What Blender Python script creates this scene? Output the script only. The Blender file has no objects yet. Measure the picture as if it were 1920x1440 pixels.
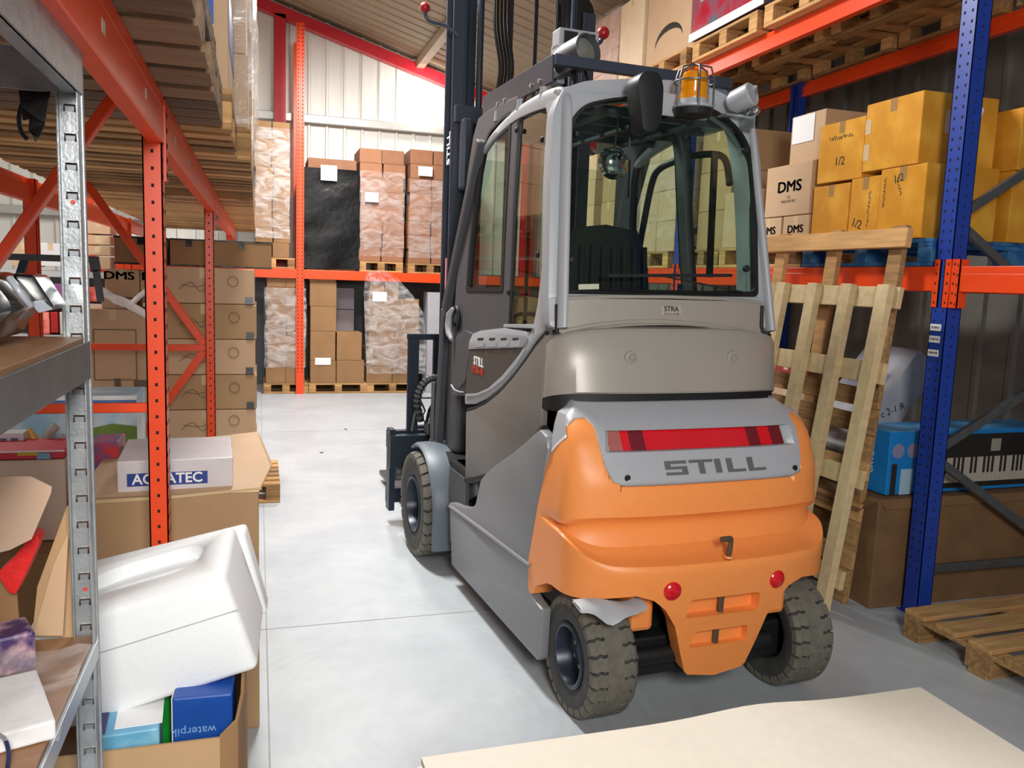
import bpy, bmesh, math, random
from mathutils import Vector, Matrix, geometry
random.seed(7)
C = bpy.context.scene.collection
PI = math.pi
# ---------------------------------------------------------------- camera
FPX, HCAM = 1540.0, 1.68
YAW, PIT, ROL = math.radians(17.3), math.radians(7.2), math.radians(2.03)
F = Vector((math.sin(YAW)*math.cos(PIT), math.cos(YAW)*math.cos(PIT), -math.sin(PIT)))
R0 = Vector((math.cos(YAW), -math.sin(YAW), 0))
U0 = R0.cross(F)
RR = math.cos(ROL)*R0 + math.sin(ROL)*U0
UU = math.cos(ROL)*U0 - math.sin(ROL)*R0
CAM = Vector((0, 0, HCAM))
cam = bpy.data.cameras.new('camera'); camo = bpy.data.objects.new('camera', cam); C.objects.link(camo)
camo.matrix_world = Matrix(((RR.x, UU.x, -F.x, CAM.x), (RR.y, UU.y, -F.y, CAM.y), (RR.z, UU.z, -F.z, CAM.z), (0, 0, 0, 1)))
cam.sensor_width = 36; cam.lens = FPX/1920*36; cam.clip_start = 0.05
bpy.context.scene.camera = camo
# ---------------------------------------------------------------- world, lights, exposure
sc = bpy.context.scene
sc.view_settings.view_transform = 'Standard'; sc.view_settings.look = 'None'
sc.view_settings.gamma = 1; sc.view_settings.use_curve_mapping = False
sc.view_settings.exposure = 0.0
w = bpy.data.worlds.new('world'); sc.world = w; w.use_nodes = True
w.node_tree.nodes['Background'].inputs[0].default_value = (0.9, 0.95, 1.0, 1)
w.node_tree.nodes['Background'].inputs[1].default_value = 0.20
sc.cycles.transparent_max_bounces = 24
def area(name, loc, target, sx, sy, power, col=(1, 0.97, 0.93)):
    l = bpy.data.lights.new(name, 'AREA'); l.shape = 'RECTANGLE'; l.size = sx; l.size_y = sy
    l.energy = power; l.color = col
    o = bpy.data.objects.new(name, l); C.objects.link(o); o.location = loc
    o.rotation_euler = (Vector(target)-Vector(loc)).to_track_quat('-Z', 'Y').to_euler()
    return o
area('ceiling_light_front', (0.2, 5.6, 4.7), (0.5, 4.8, 0), 0.5, 1.4, 270, (1, 0.98, 0.95))
area('ceiling_light_rear', (1.1, 9.6, 4.5), (1.3, 10.6, 0), 0.4, 1.2, 240, (1, 0.97, 0.93))
area('low_fill_light_behind', (0.2, -1.1, 2.5), (0.9, 2.8, 0.9), 0.7, 0.9, 130, (1, 0.97, 0.92))  # unseen low fill lamp added behind the camera to light the rear faces
area('fill_light_left', (-3.0, 7.2, 4.6), (-2.6, 7.6, 0), 0.4, 1.2, 110, (1, 0.98, 0.95))  # unseen fill lamp added to brighten the far left bay
area('ceiling_light_gable', (2.5, 12.35, 4.45), (2.4, 13.1, 4.1), 0.3, 0.3, 14, (1, 0.97, 0.9))
# ---------------------------------------------------------------- projection helpers (pixel of the photo -> point on a real plane)
def ray(x, y): return F + RR*((x-960)/FPX) - UU*((y-720)/FPX)
def onp(x, y, p, n):
    d = ray(x, y); p = Vector(p); n = Vector(n)
    return CAM + d*((p-CAM).dot(n)/d.dot(n))
def aX(x, y, X): return onp(x, y, (X, 0, 0), (1, 0, 0))
def aY(x, y, Y): return onp(x, y, (0, Y, 0), (0, 1, 0))
def aZ(x, y, Z): return onp(x, y, (0, 0, Z), (0, 0, 1))
HD = math.radians(3.6)
FO = Vector((1.70, 2.87, 0))
FM = Matrix.Translation(FO) @ Matrix.Rotation(HD, 4, 'Z')
FMI = FM.inverted()
def lf(x, y, p, n):            # pixel -> forklift-local point on a forklift-local plane
    nw = FM.to_3x3() @ Vector(n); pw = FM @ Vector(p)
    return FMI @ onp(x, y, pw, nw)
def lu(x, y, u): return lf(x, y, (u, 0, 0), (1, 0, 0))
def lv(x, y, v): return lf(x, y, (0, v, 0), (0, 1, 0))
def lz(x, y, z): return lf(x, y, (0, 0, z), (0, 0, 1))
# ---------------------------------------------------------------- materials
def s2l(c): return tuple((x/12.92 if x <= 0.04045 else ((x+0.055)/1.055)**2.4) for x in c)
def hx(h): return s2l(tuple(int(h[i:i+2], 16)/255 for i in (0, 2, 4)))
MATS = {}
def mat(name, col, rough=0.5, metal=0.0, var=0.06, scale=8.0, bump=0.0, stretch=(1, 1, 1), rnd=0.0, spec=0.5,
        alpha=None, emit=None, trans=0.0, coat=0.0, col2=None, bscale=None):
    if name in MATS: return MATS[name]
    m = bpy.data.materials.new(name); m.use_nodes = True; nt = m.node_tree; N = nt.nodes; L = nt.links
    b = N['Principled BSDF']; c = hx(col) if isinstance(col, str) else col
    b.inputs['Roughness'].default_value = rough; b.inputs['Metallic'].default_value = metal
    b.inputs['Specular IOR Level'].default_value = spec
    if coat: b.inputs['Coat Weight'].default_value = coat; b.inputs['Coat Roughness'].default_value = 0.15
    tc = N.new('ShaderNodeTexCoord'); mp = N.new('ShaderNodeMapping'); mp.inputs['Scale'].default_value = stretch
    L.new(tc.outputs['Object'], mp.inputs['Vector'])
    no = N.new('ShaderNodeTexNoise'); no.inputs['Scale'].default_value = scale; no.inputs['Detail'].default_value = 6
    L.new(mp.outputs['Vector'], no.inputs['Vector'])
    oi = N.new('ShaderNodeObjectInfo')
    rmp = N.new('ShaderNodeMapRange'); rmp.inputs[1].default_value = 0.25; rmp.inputs[2].default_value = 0.75
    rmp.inputs[3].default_value = -var; rmp.inputs[4].default_value = var
    L.new(no.outputs['Fac'], rmp.inputs[0])
    add = N.new('ShaderNodeMath'); add.operation = 'ADD'; L.new(rmp.outputs[0], add.inputs[0])
    r2 = N.new('ShaderNodeMapRange'); r2.inputs[3].default_value = 1-rnd; r2.inputs[4].default_value = 1+rnd
    L.new(oi.outputs['Random'], r2.inputs[0]); L.new(r2.outputs[0], add.inputs[1])
    src = None
    if col2:
        mx = N.new('ShaderNodeMix'); mx.data_type = 'RGBA'
        mx.inputs[6].default_value = (*c, 1); mx.inputs[7].default_value = (*hx(col2), 1)
        rr = N.new('ShaderNodeMapRange'); rr.inputs[1].default_value = 0.42; rr.inputs[2].default_value = 0.62
        L.new(no.outputs['Fac'], rr.inputs[0]); L.new(rr.outputs[0], mx.inputs[0]); src = mx.outputs[2]
    vm = N.new('ShaderNodeVectorMath'); vm.operation = 'SCALE'
    if src: L.new(src, vm.inputs[0])
    else: vm.inputs[0].default_value = c
    L.new(add.outputs[0], vm.inputs['Scale']); L.new(vm.outputs[0], b.inputs['Base Color'])
    if bump:
        n2 = N.new('ShaderNodeTexNoise'); n2.inputs['Scale'].default_value = bscale or scale*4; n2.inputs['Detail'].default_value = 4
        L.new(mp.outputs['Vector'], n2.inputs['Vector'])
        bp = N.new('ShaderNodeBump'); bp.inputs['Strength'].default_value = bump; bp.inputs['Distance'].default_value = 0.01
        L.new(n2.outputs['Fac'], bp.inputs['Height']); L.new(bp.outputs[0], b.inputs['Normal'])
    if alpha is not None: b.inputs['Alpha'].default_value = alpha
    if trans: b.inputs['Transmission Weight'].default_value = trans; b.inputs['IOR'].default_value = 1.1
    if emit: b.inputs['Emission Color'].default_value = (*hx(emit[0]), 1); b.inputs['Emission Strength'].default_value = emit[1]
    MATS[name] = m; return m
def glassmat(name, tint, refl=0.06, rough=0.03):
    if name in MATS: return MATS[name]
    m = bpy.data.materials.new(name); m.use_nodes = True; nt = m.node_tree; N = nt.nodes; L = nt.links
    N.remove(N['Principled BSDF']); out = N['Material Output']
    t = N.new('ShaderNodeBsdfTransparent'); t.inputs[0].default_value = (*tint, 1)
    g = N.new('ShaderNodeBsdfGlossy'); g.inputs['Roughness'].default_value = rough
    fr = N.new('ShaderNodeFresnel'); fr.inputs[0].default_value = 1.45
    mm = N.new('ShaderNodeMath'); mm.operation = 'MULTIPLY_ADD'; mm.inputs[1].default_value = 1.0; mm.inputs[2].default_value = max(0, refl-0.04)
    ge = N.new('ShaderNodeNewGeometry'); bf = N.new('ShaderNodeMath'); bf.operation = 'MULTIPLY_ADD'; bf.inputs[1].default_value = -1.0; bf.inputs[2].default_value = 1.0
    L.new(ge.outputs['Backfacing'], bf.inputs[0]); m2 = N.new('ShaderNodeMath'); m2.operation = 'MULTIPLY'
    L.new(fr.outputs[0], m2.inputs[0]); L.new(bf.outputs[0], m2.inputs[1]); L.new(m2.outputs[0], mm.inputs[0])
    mx = N.new('ShaderNodeMixShader'); L.new(mm.outputs[0], mx.inputs[0]); L.new(t.outputs[0], mx.inputs[1]); L.new(g.outputs[0], mx.inputs[2])
    L.new(mx.outputs[0], out.inputs['Surface']); MATS[name] = m; return m
def filmmat(name, amt=0.3, tint=(0.9, 0.9, 0.92)):
    if name in MATS: return MATS[name]
    m = bpy.data.materials.new(name); m.use_nodes = True; nt = m.node_tree; N = nt.nodes; L = nt.links
    b = N['Principled BSDF']; b.inputs['Base Color'].default_value = (*tint, 1); b.inputs['Roughness'].default_value = 0.18
    b.inputs['Specular IOR Level'].default_value = 0.9
    tc = N.new('ShaderNodeTexCoord'); mp = N.new('ShaderNodeMapping'); mp.inputs['Scale'].default_value = (2, 2, 4)
    L.new(tc.outputs['Object'], mp.inputs[0])
    no = N.new('ShaderNodeTexNoise'); no.inputs['Scale'].default_value = 2.2; no.inputs['Detail'].default_value = 5; no.inputs['Distortion'].default_value = 1.2
    L.new(mp.outputs[0], no.inputs[0])
    r = N.new('ShaderNodeMapRange'); r.inputs[1].default_value = 0.4; r.inputs[2].default_value = 0.7; r.inputs[3].default_value = amt*0.35; r.inputs[4].default_value = min(1, amt*1.9)
    L.new(no.outputs['Fac'], r.inputs[0]); L.new(r.outputs[0], b.inputs['Alpha'])
    bp = N.new('ShaderNodeBump'); bp.inputs['Strength'].default_value = 0.6; bp.inputs['Distance'].default_value = 0.03
    L.new(no.outputs['Fac'], bp.inputs['Height']); L.new(bp.outputs[0], b.inputs['Normal'])
    MATS[name] = m; return m
wood = mat('pallet wood', 'b58b5a', 0.8, var=0.3, scale=5, stretch=(1, 9, 9), rnd=0.48, bump=0.2, bscale=30)
woodpale = mat('pale new wood', 'cdb68c', 0.75, var=0.14, scale=4, stretch=(6, 6, 1), rnd=0.12, bump=0.15)
woodold = mat('old grey brown wood', '7d634a', 0.85, var=0.35, scale=6, stretch=(1, 9, 9), rnd=0.4, bump=0.3)
woodblue = mat('blue painted wood', '1f5f9c', 0.7, var=0.2, scale=14, rnd=0.1, col2='3a6f9a')
board_m = mat('fibreboard', 'dcd5c6', 0.6, var=0.03, scale=25)
chip = mat('brown hardboard', '8a6344', 0.45, var=0.1, scale=20)
kraft = mat('kraft cardboard', 'b3916a', 0.75, var=0.06, scale=6, rnd=0.08)
kraft2 = mat('pale kraft cardboard', 'c7a684', 0.72, var=0.05, scale=6, rnd=0.05)
kraft3 = mat('brown kraft cardboard', '95714c', 0.8, var=0.12, scale=5, rnd=0.1)
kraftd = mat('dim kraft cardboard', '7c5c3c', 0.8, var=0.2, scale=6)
yellow = mat('carton under yellow tape', 'd9952c', 0.28, var=0.12, scale=5, rnd=0.05, bump=0.15, bscale=18, col2='e0a53c')
tapem = mat('clear parcel tape', 'd6bd95', 0.2, var=0.05)
tapeb = mat('brown parcel tape', 'a8814f', 0.25, var=0.05)
whitecard = mat('white card', 'dcdcde', 0.5, var=0.03)
paper = mat('white paper', 'f0f0f2', 0.6, var=0.02)
foam = mat('expanded polystyrene', 'eef0f2', 0.7, var=0.015, scale=60, bump=0.12, bscale=160)
ink = mat('black ink', '2a2622', 0.6, var=0)
inkb = mat('grey brown ink', '6d5a48', 0.7, var=0)
orange_rack = mat('orange rack paint', 'ef4a1a', 0.35, var=0.06, scale=14)
red_steel = mat('red steel paint', 'c8202e', 0.4, var=0.05)
blue_rack = mat('blue rack paint', '1f3f9e', 0.35, var=0.06, scale=14)
galv = mat('galvanised steel', 'a3a8ac', 0.36, 0.6, var=0.18, scale=35, bump=0.08)
galvd = mat('grey brace steel', '73777b', 0.4, 0.7, var=0.15, scale=25)
dark_hole = mat('dark slot', '1b1512', 0.9, var=0)
silver = mat('silver grey truck paint', 'a8abb1', 0.38, 0.0, var=0.02, scale=30)
hoodm = mat('warm grey truck paint', 'a09a91', 0.36, 0.1, var=0.02, scale=30)
sidem = mat('dark warm grey truck paint', '7f7b77', 0.4, 0.2, var=0.02, scale=30)
skirtm = mat('mid grey truck paint', '85878c', 0.42, 0.1, var=0.03, scale=20)
orangem = mat('orange truck paint', 'f4964e', 0.42, 0, var=0.025, scale=40, bump=0.05, bscale=220)
charcoal = mat('charcoal truck plastic', '4f5055', 0.5, 0.05, var=0.04)
blackm = mat('black plastic', '17181b', 0.5, var=0.1)
rubber = mat('black seal rubber', '101113', 0.6, var=0)
tyre_m = mat('dusty tyre rubber', '6a685e', 0.85, var=0.25, scale=25, bump=0.3)
tyre_s = mat('tyre sidewall rubber', '3b3c3a', 0.7, var=0.3, scale=18, bump=0.2)
rim_m = mat('dark blue grey rim', '2c3442', 0.35, 0.3, var=0.1)
navy = mat('dark blue grey mast steel', '2f3a48', 0.38, 0.35, var=0.08)
mastm = mat('mast grey steel', '4a4f5c', 0.35, 0.45, var=0.1)
fenderm = mat('grey blue mudguard', '646e78', 0.45, 0.05, var=0.08)
redlens = mat('red lens', 'd3101f', 0.2, var=0.03, coat=0.6)
dredlens = mat('dark red lens', '6e1620', 0.2, var=0.05, coat=0.6)
clearlens = mat('pinkish clear lens', 'a8605a', 0.12, var=0.15, coat=1.0)
amber = mat('amber lens', 'f59a0a', 0.2, var=0.06, coat=0.8, trans=0.2)
chrome = mat('bright metal', 'd8d8d8', 0.12, 1.0, var=0)
boltm = mat('bolt steel', 'c9cacc', 0.3, 0.8, var=0)
lettering = mat('dark grey lettering', '5e6163', 0.5, var=0.03)
glass = glassmat('tinted cab glass', (0.80, 0.87, 0.82), 0.04)
film = filmmat('stretch film', 0.16)
film2 = filmmat('thick stretch film', 0.26)
film_black = mat('black stretch film', '08090b', 0.35, var=0.3, scale=4, bump=0.8, bscale=9, spec=0.35)
seatm = mat('black seat fabric', '1a1b1a', 0.8, var=0.2)
# ---------------------------------------------------------------- mesh builder
class MB:
    def __init__(s): s.v = []; s.f = []
    def add(s, vs, fs):
        o = len(s.v); s.v += [tuple(x) for x in vs]; s.f += [tuple(i+o for i in f) for f in fs]; return s
    def box(s, x0, x1, y0, y1, z0, z1, m=None):
        vs = [Vector(p) for p in ((x0,y0,z0),(x1,y0,z0),(x1,y1,z0),(x0,y1,z0),(x0,y0,z1),(x1,y0,z1),(x1,y1,z1),(x0,y1,z1))]
        if m: vs = [m @ q for q in vs]
        return s.add(vs, [(3,2,1,0),(4,5,6,7),(0,1,5,4),(1,2,6,5),(2,3,7,6),(3,0,4,7)])
    def bar(s, a, b, wd, ht, up=(0, 0, 1)):       # rectangular bar a->b
        a = Vector(a); b = Vector(b); d = (b-a); L = d.length; d.normalize(); up = Vector(up)
        x = d.cross(up)
        if x.length < 1e-4: x = d.cross(Vector((1, 0, 0)))
        x.normalize(); z = x.cross(d)
        vs = [a + x*(i*wd/2) + z*(j*ht/2) + d*k for k in (0, L) for i, j in ((-1,-1),(1,-1),(1,1),(-1,1))]
        return s.add(vs, [(0,1,2,3),(7,6,5,4),(0,4,5,1),(1,5,6,2),(2,6,7,3),(3,7,4,0)])
    def tube(s, pts, r, n=10, cap=True, flat=1.0):
        pts = [Vector(p) for p in pts]; R = r if isinstance(r, (list, tuple)) else [r]*len(pts)
        base = len(s.v); prev = None
        for i, p in enumerate(pts):
            d = (pts[min(i+1, len(pts)-1)] - pts[max(i-1, 0)]).normalized()
            if prev is None:
                x = d.cross(Vector((0, 0, 1)));
                if x.length < 1e-3: x = d.cross(Vector((1, 0, 0)))
            else: x = prev - d*prev.dot(d)
            x.normalize(); prev = x; y = d.cross(x)
            for k in range(n):
                a = 2*PI*k/n; s.v.append(tuple(p + x*math.cos(a)*R[i] + y*math.sin(a)*R[i]*flat))
        for i in range(len(pts)-1):
            for k in range(n):
                a = base+i*n+k; b = base+i*n+(k+1) % n
                s.f.append((a, b, b+n, a+n))
        if cap:
            s.f.append(tuple(base+k for k in range(n))[::-1]); s.f.append(tuple(base+(len(pts)-1)*n+k for k in range(n)))
        return s
    def lathe(s, prof, n=32, m=None, closed=False):    # prof (r, h) around Z
        base = len(s.v)
        for r, h in prof:
            for k in range(n):
                a = 2*PI*k/n; p = Vector((r*math.cos(a), r*math.sin(a), h))
                s.v.append(tuple(m @ p if m else p))
        P = len(prof); rng = P if closed else P-1
        for i in range(rng):
            j = (i+1) % P
            for k in range(n):
                s.f.append((base+i*n+k, base+i*n+(k+1) % n, base+j*n+(k+1) % n, base+j*n+k))
        if not closed:
            s.f.append(tuple(base+k for k in range(n))[::-1]); s.f.append(tuple(base+(P-1)*n+k for k in range(n)))
        return s
    def slab(s, loops, place, t0, t1):             # 2D loops (first outer, rest holes), place(x, y, t) -> 3D
        vl = [[Vector((x, y, 0)) for x, y in lp] for lp in loops]
        tris = geometry.tessellate_polygon(vl); flat = [p for lp in loops for p in lp]; n = len(flat)
        base = len(s.v)
        for t in (t0, t1):
            for x, y in flat: s.v.append(tuple(place(x, y, t)))
        for a, b, c in tris:
            s.f.append((base+a, base+b, base+c)); s.f.append((base+n+c, base+n+b, base+n+a))
        o = 0
        for lp in loops:
            m = len(lp)
            for k in range(m):
                a = base+o+k; b = base+o+(k+1) % m; s.f.append((a, b, b+n, a+n))
            o += m
        return s
    def grid(s, rows):
        base = len(s.v); n = len(rows[0])
        for r in rows: s.v += [tuple(p) for p in r]
        for i in range(len(rows)-1):
            for k in range(n-1):
                s.f.append((base+i*n+k, base+i*n+k+1, base+(i+1)*n+k+1, base+(i+1)*n+k))
        return s
    def xf(s, m): s.v = [tuple(m @ Vector(p)) for p in s.v]; return s
    def mesh(s, name, bevel=0, seg=2, smooth=None):
        me = bpy.data.meshes.new(name); me.from_pydata(s.v, [], s.f)
        bm = bmesh.new(); bm.from_mesh(me)
        bmesh.ops.recalc_face_normals(bm, faces=bm.faces)
        if bevel:
            es = [e for e in bm.edges if len(e.link_faces) == 2 and e.calc_face_angle(0) > 0.5]
            bmesh.ops.bevel(bm, geom=es, offset=bevel, segments=seg, affect='EDGES', profile=0.5, clamp_overlap=True)
        bm.to_mesh(me); bm.free()
        if smooth is not None:
            me.polygons.foreach_set('use_smooth', [True]*len(me.polygons))
            me.set_sharp_from_angle(angle=math.radians(smooth))
        return me
def link(name, me, m, parent=None, loc=None, **props):
    o = bpy.data.objects.new(name, me); C.objects.link(o)
    if m is not None and me is not None and not me.materials: me.materials.append(m)
    if parent is not None: o.parent = parent
    if loc is not None: o.location = loc
    for k, v in props.items(): o[k] = v
    return o
def ob(name, mb, m, parent=None, bevel=0, seg=2, smooth=None, **props):
    return link(name, mb.mesh(name, bevel, seg, smooth), m, parent, **props)
def empty(name, loc=(0, 0, 0), rz=0, **props):
    o = bpy.data.objects.new(name, None); C.objects.link(o); o.location = loc; o.rotation_euler = (0, 0, rz); o.empty_display_size = 0.1
    for k, v in props.items(): o[k] = v
    return o
def kids(o): return [c for c in bpy.data.objects if c.parent is o]
def rp(pts, r, n=5):          # round the corners of a closed polygon
    out = []; m = len(pts); rs = r if isinstance(r, (list, tuple)) else [r]*m
    for i in range(m):
        p = Vector(pts[i]); a = Vector(pts[i-1])-p; b = Vector(pts[(i+1) % m])-p
        d = min(rs[i], a.length*0.48, b.length*0.48)
        if d < 1e-5: out.append(tuple(p)); continue
        s = p+a.normalized()*d; e = p+b.normalized()*d
        for k in range(n+1):
            t = k/n; q = s*(1-t)**2 + p*2*t*(1-t) + e*t*t; out.append(tuple(q))
    return out
def cr(pts, n=6, closed=False):   # Catmull-Rom
    P = [Vector(p) for p in pts]; out = []; m = len(P)
    for i in range(m if closed else m-1):
        if closed: p0, p1, p2, p3 = P[i-1], P[i], P[(i+1) % m], P[(i+2) % m]
        else: p0 = P[max(i-1, 0)]; p1 = P[i]; p2 = P[i+1]; p3 = P[min(i+2, m-1)]
        for k in range(n):
            t = k/n
            out.append(0.5*((2*p1)+(p2-p0)*t+(2*p0-5*p1+4*p2-p3)*t*t+(3*p1-p0-3*p2+p3)*t**3))
    if not closed: out.append(P[-1])
    return out
def interp(xs, ys, x):
    if x <= xs[0]: return ys[0]
    for i in range(len(xs)-1):
        if x <= xs[i+1]: return ys[i]+(ys[i+1]-ys[i])*(x-xs[i])/(xs[i+1]-xs[i])
    return ys[-1]
def text(name, s, size, m, parent, mw, depth=0.0008, bold=0.0, sx=1.0, **props):   # lettering as a flat mesh; mw: local matrix
    cu = bpy.data.curves.new('t', 'FONT'); cu.body = s; cu.size = size; cu.extrude = depth; cu.offset = 0 if ('M' in s or 'W' in s) else bold*.7
    cu.align_x = 'CENTER'; cu.align_y = 'CENTER'; cu.resolution_u = 3
    to = bpy.data.objects.new('t', cu); me = bpy.data.meshes.new_from_object(to)
    bpy.data.objects.remove(to)
    if bold and ('M' in s or 'W' in s):      # heavier strokes: shifted copies joined
        vs = [v.co.copy() for v in me.vertices]; fs = [tuple(p.vertices) for p in me.polygons]; n = len(vs); me2 = bpy.data.meshes.new('t')
        sh = [Vector((size*.035*a, size*.02*b, 0)) for a, b in ((-1, 0), (1, 0), (0, 1), (0, -1))]
        me2.from_pydata([tuple(v+d) for d in sh for v in vs], [], [tuple(i+n*k for i in f) for k in range(4) for f in fs]); me = me2
    me.transform(Matrix.Diagonal((sx, 1, 1, 1))); me.materials.clear(); me.name = name
    o = link(name, me, m, parent, **props); o.matrix_local = mw; return o
ROT_MY = Matrix.Rotation(PI/2, 4, 'X')                      # text on a face looking to -Y
ROT_MX = Matrix.Rotation(-PI/2, 4, 'Z') @ ROT_MY            # on a face looking to -X
ROT_PX = Matrix.Rotation(PI/2, 4, 'Z') @ ROT_MY
T = Matrix.Translation
# ================================================================ FORKLIFT
fk = empty('forklift', FO, HD, label='silver and orange electric forklift truck standing in the aisle, seen from behind', category='forklift')
# ---- counterweight surface
ZS = [.16, .30, .45, .58, .64, .657, .668, .70, .78, .812, .83, .95, 1.05, 1.12, 1.17, 1.19]
VS = [-.185, -.205, -.225, -.235, -.238, -.225, -.155, -.10, -.075, -.088, -.115, -.10, -.045, .0, .06, .10]
WZ = [.16, .45, .60, .655, .672, .72, .78, .83, .95, 1.05, 1.12, 1.17, 1.19]
WW = [.60, .60, .60, .602, .585, .572, .576, .600, .592, .575, .555, .535, .50]
def sstep(a, b, x): t = max(0, min(1, (x-a)/(b-a))); return t*t*(3-2*t)
def zprof(s, z):
    if z <= .45 or z >= .95: return z
    return zprof_(s, z)
def zprof_(s, z):      # the shelf of the bumper rises and the crease dips towards the sides
    k = sstep(.40, .93, abs(s)); return interp([.45, .65+.085*k, .787-.03*k, .95], [.45, .66, .815, .95], z)
def zinv(s, zp):
    if zp <= .45 or zp >= .95: return zp
    k = sstep(.40, .93, abs(s)); return interp([.45, .66, .815, .95], [.45, .65+.085*k, .787-.03*k, .95], zp)
def cwpt(s, z, off=0.0):
    """s in [-1,1] from the left side front, round the back, to the right side front"""
    zq_ = zprof(s, z); w = interp(WZ, WW, zq_); vr = interp(ZS, VS, zq_)-off
    fd = sstep(.90, .985, abs(s)); w = w*(1-fd)+.60*fd if .6 < zq_ < .85 else w
    w += off; vc = .07 if z < 1.1 else .07+(z-1.1)*1.2
    vf = interp([.40, .52, .75, 1.02, 1.19], [.33, .32, .25, .17, .22], z)
    vf = max(vf, vc+.02)
    a = abs(s); sg = -1 if s < 0 else 1
    if a > .9: t = (a-.9)/.1; return Vector((sg*w, vc+(vf-vc)*t, z))
    th = a/.9*PI/2; n = 2.9
    # a arc-like parameter: u = w*sin^(2/n), v = vc - L*cos^(2/n)
    u = w*math.sin(th)**(2/n); v = vc-(vc-vr)*max(math.cos(th), 0)**(2/n)
    return Vector((sg*u, v, z))
def s_of_u(u, z=0.6):
    w = interp(WZ, WW, z); q = min(abs(u)/w, 1)
    th = math.asin(min(1, q**(2.9/2))); return math.copysign(th/(PI/2)*.9, u)
def zbot(s):
    p = cwpt(s, .5); u = abs(p.x); v = p.y
    if abs(s) >= .9: return interp([.07, .12, .19, .235, .25, .33], [.50, .49, .455, .43, .385, .385], v)
    return interp([0, .125, .14, .17, .21, .26, .31, .38, .46, .60], [.165, .185, .20, .28, .40, .475, .515, .535, .525, .50], u)
ss = []
for k in range(-100, 101): ss.append(k/100)
for u in (.12, .128, .14, .155, .17, .19, .21, .235): ss += [s_of_u(u), s_of_u(-u)]
for t in (.905, .91, .92, .93, .94, .95, .96, .965, .97, .98): ss += [t, -t]
ss = sorted(set(round(x, 5) for x in ss))
zl = [.56, .585, .61, .63, .645, .655, .662, .668, .68, .70, .73, .76, .785, .80, .812, .822, .83, .87, .91, .95, 1.0, 1.05, 1.085, 1.12, 1.145, 1.17]
def zlow(s):
    p = cwpt(s, 1.0); u = abs(p.x)
    if abs(s) >= .9: return interp([.07, .17], [1.10, 1.02], p.y)
    return interp([0, .385, .405, .425, .445, .49, .52, .56, .60], [.925, .925, .935, .955, .99, 1.135, 1.165, 1.16, 1.12], u)
rows = []
for t in [i/12 for i in range(13)]:
    rows.append([cwpt(s, zbot(s)+(.56-zbot(s))*t) for s in ss])
def zcap(s, z):
    if z < .95: return zinv(s, z)
    return min(z, zlow(s)+.035) if abs(s) < .9 else z
for z in zl[1:]: rows.append([cwpt(s, zcap(s, z), -.03 if z > zlow(s)+.02 and abs(s) < .88 and zlow(s) < 1.1 else 0) for s in ss])
rows.append([cwpt(s, zcap(s, 1.17), -.04) for s in ss])
cwm = MB().grid(rows); cwme = cwm.mesh('counterweight', smooth=38)
cw = link('counterweight', cwme, orangem, fk, label='orange cast counterweight with a curved bumper')
md = cw.modifiers.new('solid', 'SOLIDIFY'); md.thickness = 0.085; md.offset = -1 
# pockets in the tail (two finger grips): cutters removed after the boolean has been applied
cut = MB()
for zc, hw, hh in ((.468, .160, .038), (.335, .125, .034)):
    L_ = rp([(-hw-.012, zc-hh), (-hw, zc+hh), (hw, zc+hh), (hw+.0, zc-hh)], .02, 4)
    cut.slab([L_], lambda x, y, t: (x, t, y), -.30, -.172)
cme = cut.mesh('cut'); co = bpy.data.objects.new('cut', cme); C.objects.link(co); co.parent = fk
bo = cw.modifiers.new('cut', 'BOOLEAN'); bo.object = co; bo.operation = 'DIFFERENCE'; bo.solver = 'EXACT'
bpy.context.view_layer.update()
dg = bpy.context.evaluated_depsgraph_get()
# orientation check: solidify must go inwards
nm = bpy.data.meshes.new_from_object(cw.evaluated_get(dg))
cw.modifiers.clear(); cw.data = nm; bpy.data.objects.remove(co)
nm.polygons.foreach_set('use_smooth', [True]*len(nm.polygons)); nm.set_sharp_from_angle(angle=math.radians(38))
# ---- silver top cover and plate
zt = [.925, .94, .96, 1.0, 1.03, 1.044, 1.046, 1.07, 1.10, 1.118, 1.12, 1.14, 1.165, 1.19]
srow = []
sil = [x for x in ss]
def inlight(s, z):
    u = cwpt(s, z).x; return -.455+.02*(1.12-z)/.075 < u < .425 and 1.045 < z < 1.119
for i, z in enumerate(zt):
    row = []
    for s in sil:
        lo = zlow(s); zz = max(z, lo) if z <= 1.12 else max(z, lo+(1.19-lo)*0.0)
        p = cwpt(s, zz, .006 if zz < 1.17 else .002)
        if z > .95 and lo < 1.0 and inlight(s, z): p = cwpt(s, zz, -.018)
        row.append(p)
    srow.append(row)
for k, (zz, sh, dv) in enumerate(((1.203, .96, .02), (1.210, .94, .035), (1.212, .93, .045))):
    srow.append([Vector((cwpt(s, 1.19).x*(1-(1-sh)*.5) if abs(s) < .9 else cwpt(s, 1.19).x*(1-(1-sh)*.5), max(cwpt(s, 1.19).y+dv*(1-abs(s)*.35), .10), zz-.02*abs(s)**3*0)) for s in sil])
cover = ob('rear_cover', MB().grid(srow), silver, fk, smooth=35, label='silver plastic cover plate above the counterweight')
md = cover.modifiers.new('solid', 'SOLIDIFY'); md.thickness = 0.012; md.offset = -1
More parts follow.
